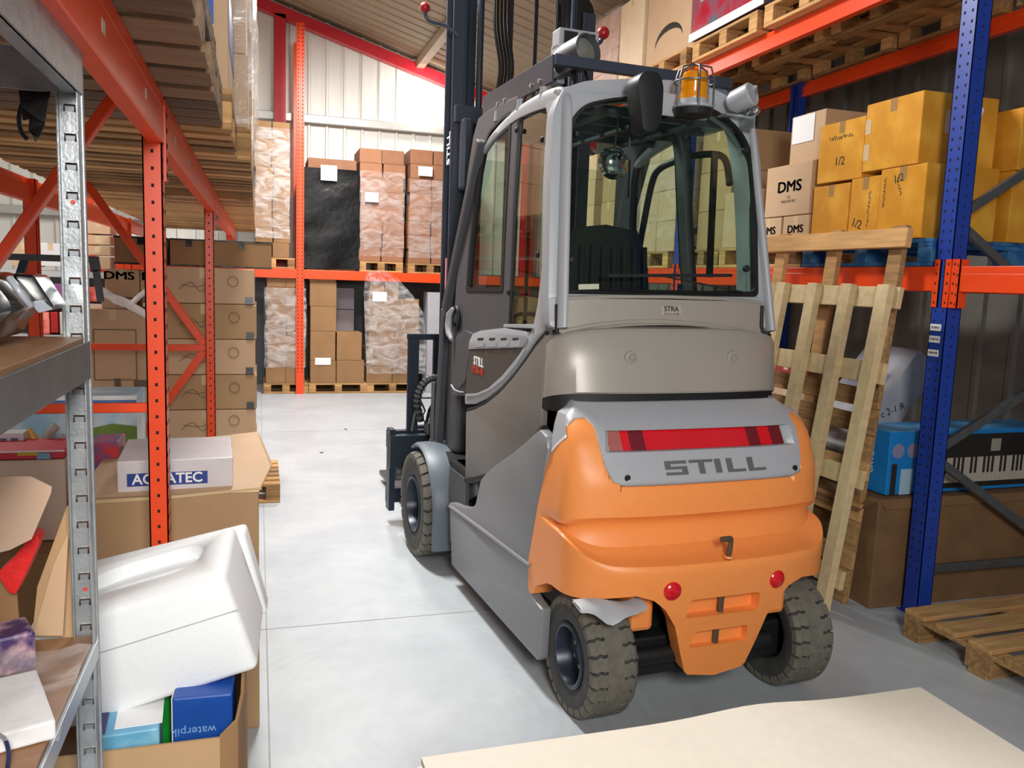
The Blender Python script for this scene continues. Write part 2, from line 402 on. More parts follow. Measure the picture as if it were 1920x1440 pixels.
# light bar in the recess
def strip(u0, u1, z0, z1, off, nseg=14, slant0=0, slant1=0):
    rws = []
    for z in (z0, z1):
        t = (z-z0)/(z1-z0); r = []
        for k in range(nseg+1):
            u = (u0+slant0*t)+(u1+slant1*t-u0-slant0*t)*k/nseg; r.append(cwpt(s_of_u(u, z), z, off))
        rws.append(r)
    m = MB().grid(rws); back = [[p+Vector((0, .008, 0)) for p in r] for r in rws]
    n = len(m.v); m.grid(back); 
    return m
for (a, b, mt, lb) in ((-.43, -.375, clearlens, 'pinkish clear end of the rear light bar'), (-.375, -.34, redlens, 'red segment of the rear light bar'), (-.34, -.275, dredlens, 'dark red segment of the rear light bar'),
                   (-.275, .21, redlens, 'long bright red middle of the rear light bar'), (.21, .27, dredlens, 'dark red segment of the rear light bar'), (.27, .33, redlens, 'red segment of the rear light bar'), (.33, .395, dredlens, 'dark red end of the rear light bar')):
    ob('rear_light', strip(a, b, 1.047, 1.117, -.010, 8, -.02 if a < -.42 else 0, 0), mt, fk, smooth=30, label=lb)
# letters STILL on the plate, wide block letters
def glyph(rects, x0, mb, z0, hgt):
    for (a, b, c, d, sl) in rects:
        n = 5; pts = []
        for zz, t in ((z0+b*hgt, b), (z0+d*hgt, d)):
            pts.append([cwpt(s_of_u(x0+(a+(c-a)*k/n)*1.12 + .0, zz), zz, .009) for k in range(n+1)])
        bk = [[p+Vector((0, .004, 0)) for p in r] for r in pts]
        mb.grid(pts); mb.grid(bk)
GL = {'S': [(0, .78, .085, 1, 0), (0, .40, .022, .8, 0), (0, .40, .085, .60, 0), (.063, .0, .085, .42, 0), (0, 0, .085, .2, 0)],
      'T': [(0, .8, .095, 1, 0), (.036, 0, .059, .8, 0)], 'I': [(0, 0, .025, 1, 0)],
      'L': [(0, 0, .024, 1, 0), (.024, 0, .075, .2, 0)]}
x = -.212
for ch, adv in zip('STILL', (.106, .114, .054, .098, .08)):
    mb = MB(); glyph(GL[ch], x, mb, .960, .050); x += adv
    ob('letter', mb, lettering, fk, smooth=30, label='dark grey capital letter %s on the silver plate' % ch)
for u in (-.375, .40):
    p = cwpt(s_of_u(u, .95), .955, .004)
    mb = MB().lathe([(.0, -.004), (.010, -.004), (.013, .004), (.0, .004)], 14, T(p) @ Matrix.Rotation(PI/2, 4, 'X'))
    ob('plate_screw', mb, blackm, fk, smooth=40)
# reflectors
for u in (-.24, .235):
    p = cwpt(s_of_u(u, .55), .55, .0)
    n = (cwpt(s_of_u(u+.01, .55), .55)-cwpt(s_of_u(u-.01, .55), .55)).normalized().cross(Vector((0, 0, 1))).normalized()
    q = n.to_track_quat('Z', 'Y').to_matrix().to_4x4()
    if n.y > 0: q = (-n).to_track_quat('Z', 'Y').to_matrix().to_4x4()
    ob('round_reflector', MB().lathe([(0, -.004), (.036, -.004), (.036, .004), (.030, .011), (.014, .016), (0, .017)], 24, T(p) @ q), redlens, fk, smooth=40)
# tow pin
mb = MB().tube(cr([(-.045, -.235, .735), (-.008, -.232, .735), (.004, -.226, .726), (.005, -.222, .68), (.005, -.215, .655), (.005, -.205, .60)], 5), .011, 10)
ob('tow_pin', mb, mat('tow pin steel', '6d6254', 0.45, .6), fk, smooth=50)
ob('tow_pin_rod', MB().tube([(.0, -.20, .515), (.0, -.195, .42)], .012, 10).tube([(-.006, -.188, .375), (-.006, -.185, .29)], .012, 10), mat('tow pin steel', '6d6254'), fk, smooth=50)
ob('pin_seat', MB().lathe([(0, 0), (.02, 0), (.018, .008), (0, .008)], 16, T((.005, -.218, .655))), orangem, fk, smooth=40)
# inner block between the wheels behind the tail, and chassis
for sg in (-1, 1): ob('counterweight_web', MB().box(min(sg*.26, sg*.36), max(sg*.26, sg*.36), -.14, .0, .36, .6), orangem, fk, bevel=.02)
ob('chassis', MB().box(-.33, .33, .02, 1.9, .16, .55).box(-.50, .50, .28, 1.28, .45, 1.0).box(-.46, .46, .05, .35, .55, .95), blackm, fk, bevel=.01)
ob('rear_axle', MB().box(-.40, .40, -.07, .07, .14, .30).tube([(-.32, -.1, .24), (.32, -.1, .24)], .035, 12).box(-.12, .12, -.13, .12, .18, .36), blackm, fk, bevel=.012)
ob('steering_ram', MB().tube([(-.27, -.10, .255), (-.2, -.10, .255)], .014, 12), chrome, fk, smooth=40)
# ---- wheels
def wheel(name, u, v, r, wd, rim, side, lugs, steer=0):
    g = empty(name, (u, v, r), 0); g.parent = fk
    if steer: g.rotation_euler = (0, 0, steer)
    A = Matrix.Rotation(PI/2, 4, 'Y')           # lathe axis Z -> X
    h = wd/2; rt = r-.013
    prof = [(rim, -h*.82), (rim+.012, -h*.92), (rim+.035, -h*.96), (rt-.04, -h), (rt-.015, -h*.98), (rt, -h*.88), (rt, -h*.42), (r-.001, -h*.36), (r, 0), (r-.001, h*.36), (rt, h*.42), (rt, h*.88), (rt-.015, h*.98), (rt-.04, h), (rim+.035, h*.96), (rim+.012, h*.92), (rim, h*.82)]
    ty = ob('tyre', MB().lathe(prof, 56, A, closed=True), tyre_s, g, smooth=40)
    ob('tread_band', MB().lathe([(r-.02, -h*.36), (r+.0008, -h*.35), (r+.0015, 0), (r+.0008, h*.35), (r-.02, h*.36)], 56, A, closed=True), tyre_m, g, smooth=40)
    # sidewall rings
    o = side
    R = MB().lathe([(rim+.004, .0), (rim+.004, o*h*.95), (rim-.004, o*h*1.0), (rim-.014, o*h*.97), (rim-.022, o*h*.7), (rim-.03, o*h*.35), (rim*.55, o*h*.25), (rim*.5, o*h*.3), (rim*.32, o*h*.3), (rim*.3, o*h*.42), (rim*.0, o*h*.42), (0, -o*h*.3), (rim, -o*h*.3)], 40, A)
    ri = ob('rim', R, rim_m, g, smooth=35)
    ob('wheel_nut', sum_mb([MB().lathe([(0, 0), (.009, 0), (.009, .012), (0, .012)], 6, A @ T((rim*.42*math.cos(a), rim*.42*math.sin(a), o*h*.3 - (.012 if o < 0 else 0)))) for a in [i*2*PI/6 for i in range(6)]]), boltm, ri)
    # lugs: one mesh, shared by every lug of the tyre
    ang = 2*PI/lugs; me = None
    for sgn in (-1, 1):
        m = MB(); n = 4; w0, w1 = (h*.34, h*.99)
        zz = [.0, .25, .5, .75, 1.0]
        rowsT = []; 
        def P(i, j, rad):
            a = -ang*.40+ang*.80*i/n
            # wavy edge
            wv = ang*.07*math.sin(j/4*PI*3)
            x = w0+(w1-w0)*j/4; rr = rad-(.012 if j == 4 else 0)
            return Vector((sgn*x, rr*math.cos(a+wv), rr*math.sin(a+wv)))
        top = [[P(i, j, r) for j in range(5)] for i in range(n+1)]; bot = [[P(i, j, rt-.012) for j in range(5)] for i in range(n+1)]
        m.grid(top); 
        m.grid([top[0], bot[0]]); m.grid([top[n], bot[n]]); m.grid([[t[0] for t in top], [t[0] for t in bot]]); m.grid([[t[4] for t in top], [t[4] for t in bot]])
        me = m.mesh('tread_lug')
        for k in range(lugs):
            l = link('tread_lug', me, tyre_m, g); l.rotation_euler = (k*ang+(ang/2 if sgn > 0 else 0), 0, 0)
    return g
def sum_mb(l):
    m = MB()
    for q in l: m.add(q.v, q.f)
    return m
w1 = wheel('rear_wheel', -.46, .0, .235, .19, .125, -1, 24, 0); w1['label'] = 'left rear wheel with a chunky grey tyre'
w2 = wheel('rear_wheel', .455, .0, .235, .19, .125, 1, 24, 0)
w3 = wheel('front_wheel', -.575, 1.98, .315, .23, .165, -1, 26); w3['label'] = 'left front wheel, larger than the rear one'
w4 = wheel('front_wheel', .575, 1.98, .315, .23, .165, 1, 26)
# ---- side skirts (light grey), both sides
def side_slab(name, loops, uf, thick, m, bevel=.006, mirror=True, parent=None, smooth=None, **pr):
    r = []
    for sg in ((-1, 1) if mirror else (-1,)):
        mb = MB().slab(loops, lambda x, y, t: (sg*(uf(y, x) - t), x, y), 0, thick)
        o = ob(name, mb, m, parent or fk, bevel=bevel, smooth=smooth, **pr); r.append(o)
    return r
def PX(pts, u, **k):   # photo outline -> (v, z) on the plane u
    return [(q.y, q.z) for q in (lu(x, y, u) for x, y in pts)]
skirt = [(.18, .16), (.20, .125), (1.44, .105), (1.455, .42), (1.50, .445), (1.44, .462), (1.24, .492), (1.10, .53), (1.05, .56), (1.02, .62), (.98, .70), (.90, .755), (.75, .835), (.56, .925), (.40, 1.01), (.265, 1.085), (.19, 1.07), (.17, 1.02), (.25, .75), (.31, .53), (.315, .40), (.24, .37), (.17, .36)]
side_slab('side_skirt', [skirt], lambda z, v: .60+.012*math.exp(-((z-.42)/.03)**2)+(.0 if z > .45 else -.012*(.45-z)), .05, skirtm, .012, smooth=30)
# ridge line on the skirt
for sg in (-1, 1):
    ob('skirt_ridge', MB().tube(cr([(sg*.601, .30, .50), (sg*.603, .8, .475), (sg*.604, 1.2, .452), (sg*.604, 1.46, .435)], 6), .012, 10, flat=.8), skirtm, fk, smooth=60)
# step well, mudguards
ob('step_plate', MB().box(-.56, .56, 1.25, 1.62, .62, .66).box(-.56, .56, 1.25, 1.6, .16, .20), blackm, fk, bevel=.006)
for sg in (-1, 1): ob('step_side', MB().box(min(sg*.55, sg*.57), max(sg*.55, sg*.57), 1.30, 1.60, .2, .62), charcoal, fk)
side_slab('step_strip', [[(1.25, .55), (1.43, .47), (1.50, .60), (1.42, .74), (1.34, .80), (1.30, .66)]], lambda z, v: .52, .03, silver, .01)
for sg in (-1, 1):
    m = MB(); n = 20; c = (1.98, .315); rws = []
    def A(a, rad, x): return Vector((sg*x, c[0]+rad*math.cos(a), c[1]+rad*math.sin(a)))
    angs = [math.radians(62+(i/n)*132) for i in range(n+1)]
    for x, rad in ((.655, .345), (.66, .36), (.64, .372), (.55, .376), (.44, .372), (.40, .35), (.40, .34), (.55, .352), (.64, .348), (.655, .345)):
        rws.append([A(a, rad, x) for a in angs] + [Vector((sg*x, c[0]-rad*.97-.01, .13))])
    ob('mudguard', m.grid(rws), fenderm, fk, smooth=40)
# ---- side covers and hood (dark warm grey)
lowseam = PX([(1058, 752), (1040, 775), (1018, 800), (1000, 820), (975, 845), (945, 872), (915, 888), (890, 895), (872, 897)], -.565)
topseam = PX([(874, 772), (890, 768), (910, 758), (935, 738), (960, 710), (985, 676), (1003, 648), (1020, 628), (1040, 615), (1056, 612)], -.565)
outl = lowseam+topseam
outl = [(v, z) for v, z in outl]
outl = [(max(v, .335), z) for v, z in outl]
side_slab('side_cover', [outl], lambda z, v: .565-.02*(z-.9)**2, .03, sidem, .008, smooth=30)
# black seams beside the side cover
sl = [(p[0], p[1]) for p in lowseam]
for sg in (-1, 1):
    ob('seam_seal', MB().tube([(sg*.553, max(v, .30), z-.012) for v, z in lowseam[2:]], .020, 8).tube([(sg*.552, v, z+.010) for v, z in topseam if v > .32], .010, 8), rubber, fk, smooth=60)
# hood: rear wrap-around panel
def hoodpt(s, z):
    w = .562-.02*(z-.9)**2; vr = interp([1.18, 1.5], [.125, .20], z); vc = .34; a = abs(s); sg = -1 if s < 0 else 1
    th = a*PI/2; n = 2.7
    return Vector((sg*w*math.sin(th)**(2/n), vc-(vc-vr)*max(math.cos(th), 0)**(2/n), z))
def hz(s): a = abs(s); return 1.495-.075*a**2.5, 1.24-.04*a**4
hs = [i/40 for i in range(-40, 41)]
rws = []
for t in (0, .03, .5, .97, 1):
    rws.append([hoodpt(s, hz(s)[1]+(hz(s)[0]-hz(s)[1])*t)+Vector((0, .006 if t in (0, 1) else 0, 0)) for s in hs])
for dv, dz in ((.01, .006), (.12, .02)):
    rws.append([Vector((hoodpt(s, hz(s)[0]).x*(1-dv*.5), hoodpt(s, hz(s)[0]).y+dv, hz(s)[0]+dz)) for s in hs])
hood = ob('hood_panel', MB().grid(rws), hoodm, fk, smooth=40, label='warm grey curved engine hood panel below the rear window')
ob('hood_shadow_gap', MB().grid([[hoodpt(s, 1.24)+Vector((0, .02, .01)) for s in hs], [hoodpt(s, 1.19)+Vector((0, .012, -.03)) for s in hs]]), rubber, fk, smooth=60)  # black strip standing in for the shade between hood and rear cover
for u in (-.245, .245):
    s = math.asin((abs(u)/.558)**(2.7/2))/(PI/2)*(1 if u > 0 else -1); p = hoodpt(s, 1.385)
    ob('hood_lock', MB().lathe([(0, 0), (.027, 0), (.026, .008), (.018, .010), (.016, .004), (.008, .004), (.007, .012), (0, .012)], 20, T(p) @ Matrix.Rotation(PI/2, 4, 'X')), hoodm, fk, smooth=30)
# ---- cab rear frame on a leaning plane
RN = Vector((0, -1, .19)).normalized(); RPt = Vector((0, .27, 1.63)); RU = Vector((0, .19, 1)).normalized()
def rpx(pts): 
    o = []
    for x, y in pts:
        q = lf(x, y, RPt, RN); o.append((q.x, (q-RPt).dot(RU)))
    return o
def rplace(x, y, t):
    cv = .05*(abs(x)/.55)**2.5
    q = RPt+Vector((1, 0, 0))*x+RU*y; return q-RN*(t+cv)
def densify(lp, d=.05):
    o = []
    for i in range(len(lp)):
        a = Vector(lp[i]); b = Vector(lp[(i+1) % len(lp)]); n = max(1, int((b-a).length/d))
        for k in range(n): o.append(tuple(a.lerp(b, k/n)))
    return o
outer = rpx([(1040, 612), (1038, 560), (1040, 330), (1046, 200), (1062, 160), (1100, 148), (1180, 147), (1260, 150), (1340, 165), (1395, 190), (1424, 235), (1437, 300), (1442, 400), (1443, 560), (1440, 600)])
hole = rpx([(1058, 548), (1062, 400), (1066, 260), (1074, 220), (1098, 192), (1150, 182), (1215, 180), (1290, 187), (1345, 205), (1393, 238), (1420, 285), (1427, 360), (1429, 555)])
OH = rp(outer, .03, 3); HH = rp(hole, [.03, 0, .05, .05, .06, .08, .08, .08, .08, .08, .08, .08, .03], 4)
ob('cab_rear_frame', MB().slab([OH, HH], rplace, 0, .075), silver, fk, bevel=.012, smooth=50)
sea_out = HH; cx = sum(p[0] for p in HH)/len(HH); cy = sum(p[1] for p in HH)/len(HH)
sea_in = [(cx+(x-cx)*.962, cy+(y-cy)*.965) for x, y in HH]
ob('window_seal', MB().slab([HH, sea_in], rplace, -.006, .03), rubber, fk)
gl = [(cx+(x-cx)*.985, cy+(y-cy)*.985) for x, y in HH]
ob('rear_window', MB().slab([densify(gl)], rplace, .004, .005), glass, fk)
# panel under the window
ul, ur = rpx([(1052, 558)])[0], rpx([(1440, 566)])[0]
def ybot(x): t = (x-ul[0])/(ur[0]-ul[0]); return ul[1]-.135+.03*math.sin(PI*t)
rws = [[rplace(ul[0]+(ur[0]-ul[0])*i/40, 0, 0)*0+rplace(ul[0]+(ur[0]-ul[0])*i/40, (ul[1]+(ur[1]-ul[1])*i/40)*(1-j/5)+ybot(ul[0]+(ur[0]-ul[0])*i/40)*j/5, -.004) for i in range(41)] for j in range(6)]
ob('rear_panel', MB().grid(rws), hoodm, fk, smooth=60)
ob('panel_trim', MB().tube([rplace(x, y, -.004) for x, y in rpx([(1056, 557), (1150, 556), (1250, 557), (1350, 560), (1436, 566)])], .008, 8).tube([rplace(x, y, -.0) for x, y in rpx([(1058, 620), (1110, 610), (1170, 604), (1240, 603), (1320, 609), (1390, 620), (1436, 633)])], .012, 8), hoodm, fk, smooth=60)
ob('corner_seal', MB().tube([rplace(x, y, -.006) for x, y in rpx([(1052, 568), (1052, 622)])], .009, 8), rubber, fk, smooth=60)
ob('corner_seal', MB().tube([rplace(x, y, -.006) for x, y in rpx([(1436, 572), (1434, 610), (1440, 628)])], .009, 8), rubber, fk, smooth=60)
sticker = rpx([(1238, 574), (1275, 574), (1275, 591), (1238, 591)])
ob('sticker', MB().slab([sticker], lambda x, y, t: rplace(x, y, t-.008), 0, .008), mat('grey sticker', 'a9a29a', 0.5), fk)
sc_ = (sticker[0][0]+sticker[1][0])/2, (sticker[0][1]+sticker[3][1])/2
RM = Matrix.Rotation(math.atan(.19), 4, 'X').inverted()
text('sticker_text', 'STRA', .03, ink, fk, T(rplace(sc_[0], sc_[1]+.006, -.0095)) @ RM @ ROT_MY, bold=.0005)
text('sticker_text', 'Tel. 0 11 34 500', .011, inkb, fk, T(rplace(sc_[0], sc_[1]-.014, -.0095)) @ RM @ ROT_MY)
for x, y in ((1087, 247), (1404, 279), (1078, 484), (1405, 502)):
    q = rpx([(x, y)])[0]; ob('glass_clamp', MB().lathe([(0, -.008), (.015, -.008), (.016, .004), (.012, .010), (0, .012)], 18, T(rplace(q[0], q[1], 0)) @ Matrix.Rotation(PI/2, 4, 'X')), blackm, fk, smooth=40)
lb = rpx([(1090, 531), (1126, 531), (1126, 541), (1090, 541)])
ob('glass_label', MB().slab([lb], rplace, -.002, .003), mat('pale label', 'b8bba4', 0.5), fk)
# wiper
ob('wiper', MB().bar(rplace(*rpx([(1138, 517)])[0], -.018), rplace(*rpx([(1370, 517)])[0], -.018), .008, .014).bar(rplace(*rpx([(1235, 519)])[0], -.022), rplace(*rpx([(1392, 548)])[0], -.022), .010, .006), blackm, fk)
# ---- cab sides
def cside(z): return .53-.062*(z-1.5)
CN = Vector((-1, 0, .062)).normalized(); CP = Vector((-.53, 0, 1.5))
def cpx(pts): return [(q.y, q.z) for q in (lf(x, y, CP, CN) for x, y in pts)]
def cab_slab(name, loops, off, thick, m, bevel=.004, mirror=True, smooth=None, **pr):
    out = []
    for sg in ((-1, 1) if mirror else (-1,)):
        out.append(ob(name, MB().slab(loops, lambda x, y, t: (sg*(cside(y)-off-t), x, y), 0, thick), m, fk, bevel=bevel, smooth=smooth, **pr))
    return out
# silver side frame: from rear pillar over the roof edge, with the two openings left free
rearpil = cpx([(1052, 612), (1046, 560), (1048, 330), (1050, 205), (1046, 185), (1030, 178), (1020, 172), (1022, 190), (1027, 225), (1028, 300), (1023, 400), (1016, 500), (1008, 570), (1000, 610), (992, 630), (975, 660), (950, 695), (925, 722), (903, 736), (885, 741), (872, 742), (872, 758), (890, 758), (912, 748), (938, 728), (965, 697), (990, 663), (1012, 632), (1030, 618)])
rearpil = [(max(v, .31+.19*(z-1.63)), z) for v, z in rearpil]
cab_slab('cab_side_frame', [rearpil], -.004, .05, silver, .010, smooth=45)
# silver corner pillar: one rounded section swept up the rear corner, over the roof edge and down to the front post
def bk(z): return .27+.19*(z-1.63)
pth = [(bk(1.5), 1.50), (bk(1.6), 1.6), (bk(1.8), 1.8), (bk(2.0), 2.0), (bk(2.2), 2.2), (bk(2.34), 2.34), (bk(2.42)+.008, 2.42), (bk(2.47)+.045, 2.468), (.52, 2.492), (.62, 2.503), (.80, 2.505), (1.0, 2.495), (1.2, 2.465), (1.38, 2.42), (1.5, 2.37)]
pth = [tuple(q) for q in cr([Vector((v, z, 0)) for v, z in pth], 4)]
for sg in (-1, 1):
    rws = []
    for i, (v, z, _) in enumerate(pth):
        a_ = Vector(pth[max(i-1, 0)][:2]); b_ = Vector(pth[min(i+1, len(pth)-1)][:2]); t_ = (b_-a_).normalized(); nrm = Vector((-t_.y, t_.x))   # back / up
        cs = cside(min(z, 2.42))+.004; k_ = max(0, min(1, (v-.5)/.9)); wd = 1-.45*k_
        row = []
        for lat, nn in ((.004, -.085*wd), (0, -.05*wd), (.002, -.030), (.008, -.012), (.017, -.003), (.027, 0), (.036, -.002), (.040, -.014), (.040, -.05*wd), (.03, -.08*wd)):
            q_ = Vector((v, z))+nrm*nn; row.append(Vector((sg*(cs-lat), q_.x, q_.y)))
        row.append(row[0].copy()); rws.append(row)
    ob('cab_corner_pillar', MB().grid(rws), silver, fk, smooth=60)
# dark door frame with opening
df_out = cpx([(872, 742), (845, 742), (846, 640), (852, 560), (858, 480), (866, 400), (876, 320), (886, 255), (895, 222), (912, 208), (940, 192), (968, 180), (968, 250), (958, 400), (951, 550), (948, 612), (985, 640), (950, 695), (903, 736)])
df_hole = cpx([(873, 547), (878, 470), (886, 390), (895, 320), (904, 275), (918, 243), (940, 220), (956, 208), (957, 250), (951, 350), (945, 470), (942, 548)])
cab_slab('door', [df_out, rp(df_hole, .02, 3)], .004, .035, charcoal, .004, label='dark grey cab door with a tall window')
ds_in = [(sum(p[0] for p in df_hole)/12+(x-sum(p[0] for p in df_hole)/12)*.90, sum(p[1] for p in df_hole)/12+(y-sum(p[1] for p in df_hole)/12)*.955) for x, y in rp(df_hole, .02, 3)]
cab_slab('door_window_seal', [rp(df_hole, .02, 3), ds_in], .0, .03, rubber, 0)
cab_slab('door_window', [ds_in], .016, .002, glass, 0)
qw = cpx([(949, 612), (953, 550), (960, 400), (970, 250), (976, 178), (998, 168), (1012, 176), (1022, 194), (1027, 228), (1028, 300), (1023, 400), (1016, 500), (1008, 570), (999, 612)])
qw = [(max(v, .325+.19*(z-1.63)), z) for v, z in qw]
qin = [(sum(p[0] for p in qw)/14+(x-sum(p[0] for p in qw)/14)*.94, sum(p[1] for p in qw)/14+(y-sum(p[1] for p in qw)/14)*.985) for x, y in qw]
cab_slab('quarter_window', [qw], .016, .002, glass, 0)
cab_slab('quarter_window_seal', [qw, qin], .012, .012, rubber, 0)
for x, y in ((970, 244), (1018, 262), (1010, 478), (955, 548)):
    q = lf(x, y, CP, CN)
    ob('glass_clamp', MB().lathe([(0, 0), (.013, 0), (.013, .008), (.008, .012), (0, .012)], 14, T(q) @ Matrix.Rotation(-PI/2, 4, 'Y')), blackm, fk, smooth=40)
cab_slab('window_sill', [cpx([(948, 608), (1002, 608), (1002, 616), (948, 614)])], -.012, .03, silver, .003, mirror=False)
# vent panel and name panel
vp = cpx([(882, 655), (884, 640), (890, 626), (905, 620), (950, 615), (990, 622), (992, 632), (980, 652)])
cab_slab('vent_panel', [rp(vp, .012, 3)], -.012, .03, silver, .006, mirror=False, smooth=40)
for k in range(4):
    x0 = 900+k*22
    cab_slab('vent_slot', [cpx([(x0, 634), (x0+11, 633.5), (x0+10, 637.5), (x0, 638)])], -.0135, .02, dark_hole, 0, mirror=False)
    cab_slab('vent_scoop', [rp(cpx([(x0-2, 641), (x0+14, 640), (x0+12, 650), (x0-5, 651)]), .006, 3)], -.017, .02, silver, .003, mirror=False)
npnl = cpx([(880, 657), (980, 653), (975, 662), (960, 686), (940, 708), (920, 725), (898, 736), (876, 739), (877, 700)])
cab_slab('name_panel', [npnl], -.008, .02, mat('dark name panel', '4b4a48', 0.35), .002, mirror=False)
cab_slab('panel_edge', [cpx([(985, 655), (990, 655), (972, 684), (948, 712), (922, 732), (898, 742), (876, 744), (876, 739), (898, 737), (920, 727), (944, 706), (966, 680)])], -.012, .02, silver, .002, mirror=False)
c1 = lf(901, 679, CP, CN); c2 = lf(899, 695, CP, CN)

text('name_lettering', 'STILL', .062, paper, fk, T(c1+Vector((-.012, 0, 0))) @ ROT_MX, bold=.0022, sx=1.1)
text('model_lettering', 'RX60-40', .05, mat('red lettering', 'c83a22', .5), fk, T(c2+Vector((-.012, 0, 0))) @ ROT_MX, bold=.0008)
# door handle ring, grip, door pull
q = lf(859, 597, CP, CN)
ob('door_handle', MB().tube([q+Vector((-.012, .045*math.cos(a), .062*math.sin(a))) for a in [i*2*PI/24 for i in range(25)]], .011, 8, cap=False), blackm, fk, smooth=60)
ob('door_lock', MB().lathe([(0, 0), (.03, 0), (.026, .01), (0, .012)], 18, T(q+Vector((-.004, 0, 0))) @ Matrix.Rotation(-PI/2, 4, 'Y')), charcoal, fk, smooth=50)
ob('door_grip', MB().tube([lf(x, y, CP+Vector((-.03, 0, 0)), CN) for x, y in ((849, 578), (843, 590), (841, 610), (842, 625), (846, 636))], [.010, .02, .022, .02, .010], 10), silver, fk, smooth=60)
cab_slab('door_pocket', [rp(cpx([(858, 630), (872, 619), (886, 624), (884, 660), (874, 716), (862, 728), (855, 720)]), .02, 3)], -.010, .02, charcoal, .006, mirror=False)
ob('door_pull', MB().tube([lf(x, y, CP+Vector((-.02, 0, 0)), CN) for x, y in ((846, 722), (852, 731), (862, 735), (868, 735))], .005, 8), silver, fk, smooth=60)
# front of cab: front posts, dash, windscreen
for sg in (-1, 1):
    ob('front_post', MB().bar((sg*.53, 2.0, .66), (sg*.52, 1.93, 1.5), .05, .05).bar((sg*.52, 1.93, 1.5), (sg*.49, 1.45, 2.40), .05, .05), charcoal, fk, bevel=.008)
ob('windscreen', MB().slab([[(-.46, 1.25), (.46, 1.25), (.44, 2.32), (-.44, 2.32)]], lambda x, y, t: (x, 1.98-.4*max(0, y-1.3)**1.15+t, y), 0, .003), glass, fk)
ob('dashboard', MB().box(-.5, .5, 1.75, 1.97, .66, 1.32).box(-.25, .15, 1.68, 1.9, 1.28, 1.42), charcoal, fk, bevel=.03)
ob('step_grip', MB().tube([(-.56, 2.02, .66), (-.56, 2.02, 1.05)], .014, 10).box(-.575, -.545, 2.0, 2.04, .45, .70), galvd, fk, smooth=40)
ob('cab_floor', MB().box(-.53, .53, .4, 1.95, .62, .66), blackm, fk)
# roof: rails, grid, glass
roofz = 2.455
ob('roof_header', MB().tube(cr([rplace(x, y, .06) for x, y in rpx([(1062, 172), (1105, 166), (1180, 163), (1260, 165), (1330, 178), (1385, 203), (1415, 245)])], 4), .045, 14), silver, fk, smooth=60)
for k in range(4):
    v = .62+k*.22; ob('roof_bar', MB().box(-.46, .46, v-.012, v+.012, 2.42, 2.46), charcoal, fk)
for u in (-.22, .02, .24): ob('roof_bar', MB().box(u-.014, u+.014, .5, 1.48, 2.405, 2.42), charcoal, fk)
ob('roof_glass', MB().box(-.46, .46, .5, 1.48, 2.462, 2.466), glassmat('roof glass', (.75, .88, .86)), fk)
# ---- interior
seat = MB(); 
def pad(w0, w1, y, z0, z1, th, n=10):
    rows_ = []
    for i in range(n+1):
        t = i/n; z = z0+(z1-z0)*t; w_ = (w0+(w1-w0)*t)*(1-.25*max(0, (t-.75)/.25)**2); yy = y+.08*t
        rows_.append([Vector((w_*math.cos(a), yy+th*math.sin(a)*(1-.3*t), z)) for a in [j*2*PI/16 for j in range(17)]])
    return rows_
seat.grid(pad(.25, .22, .62, 1.05, 1.93, .07)); seat.add([(-.15, .70, 1.93), (.15, .70, 1.93), (0, .7, 1.95)], [(0, 1, 2)])
seat_o = ob('seat_backrest', seat, seatm, fk, smooth=60); seat_o.location = (-.12, 0, 0)
for k in range(7):
    ob('backrest_rib', MB().tube([(-.29+k*.055, .55, 1.15), (-.29+k*.055, .575, 1.5), (-.28+k*.052, .60, 1.85)], .012, 8), seatm, fk, smooth=60)
ob('seat_cushion', MB().box(-.37, .13, .65, 1.15, .98, 1.12), seatm, fk, bevel=.04)
ob('seat_base', MB().box(-.3, .06, .5, 1.0, .66, .98), blackm, fk, bevel=.02)
ob('armrest', MB().box(.16, .26, .62, 1.1, 1.22, 1.28).box(.18, .24, .7, .78, .98, 1.22), blackm, fk, bevel=.02)
ob('steering_wheel', MB().tube([(-.1+.17*math.cos(a), 1.55+.15*math.sin(a), 1.40+.09*math.sin(a)) for a in [i*2*PI/28 for i in range(29)]], .014, 8, cap=False).bar((-.27, 1.55, 1.40), (.07, 1.55, 1.40), .03, .015), blackm, fk, smooth=60)
ob('steering_column', MB().tube([(-.1, 1.56, 1.39), (-.1, 1.75, 1.1)], .035, 12), charcoal, fk, smooth=50)
q = lv(1150, 305, .62)
ob('panorama_mirror', MB().lathe([(0, -.02), (.05, -.016), (.075, .0), (.06, .03), (.03, .045), (0, .05)], 28, T((q.x, .62, q.z)) @ Matrix.Rotation(PI/2, 4, 'X')), chrome, fk, smooth=60)
ob('mirror_arm', MB().tube([(q.x, .62, q.z+.05), (q.x+.02, .62, 2.42)], .006, 6), blackm, fk)
ob('wiper_cable', MB().tube([lv(1180, 225, .42), lv(1181, 300, .42), lv(1178, 370, .5)], .004, 6), blackm, fk)
loopd = [lf(x, y, (.50, 0, 0), (1, 0, 0)) for x, y in ((1195, 440), (1210, 350), (1222, 325), (1250, 308), (1300, 290), (1335, 288), (1355, 298), (1366, 345), (1370, 420))]
rd = cr([lv(x, y, .78+.08*i) for i, (x, y) in enumerate(((1368, 345), (1362, 305), (1345, 290), (1300, 292), (1262, 304), (1236, 318), (1222, 345), (1205, 430), (1196, 480)))], 4)
ob('inner_grab_frame', MB().tube(rd, .018, 10), blackm, fk, smooth=60)
ob('inner_post', MB().bar(lv(1340, 290, .8), lv(1330, 520, .8), .025, .025), blackm, fk)
ob('parcel_shelf', MB().box(-.5, .5, .30, .5, 1.42, 1.56), blackm, fk, bevel=.02)
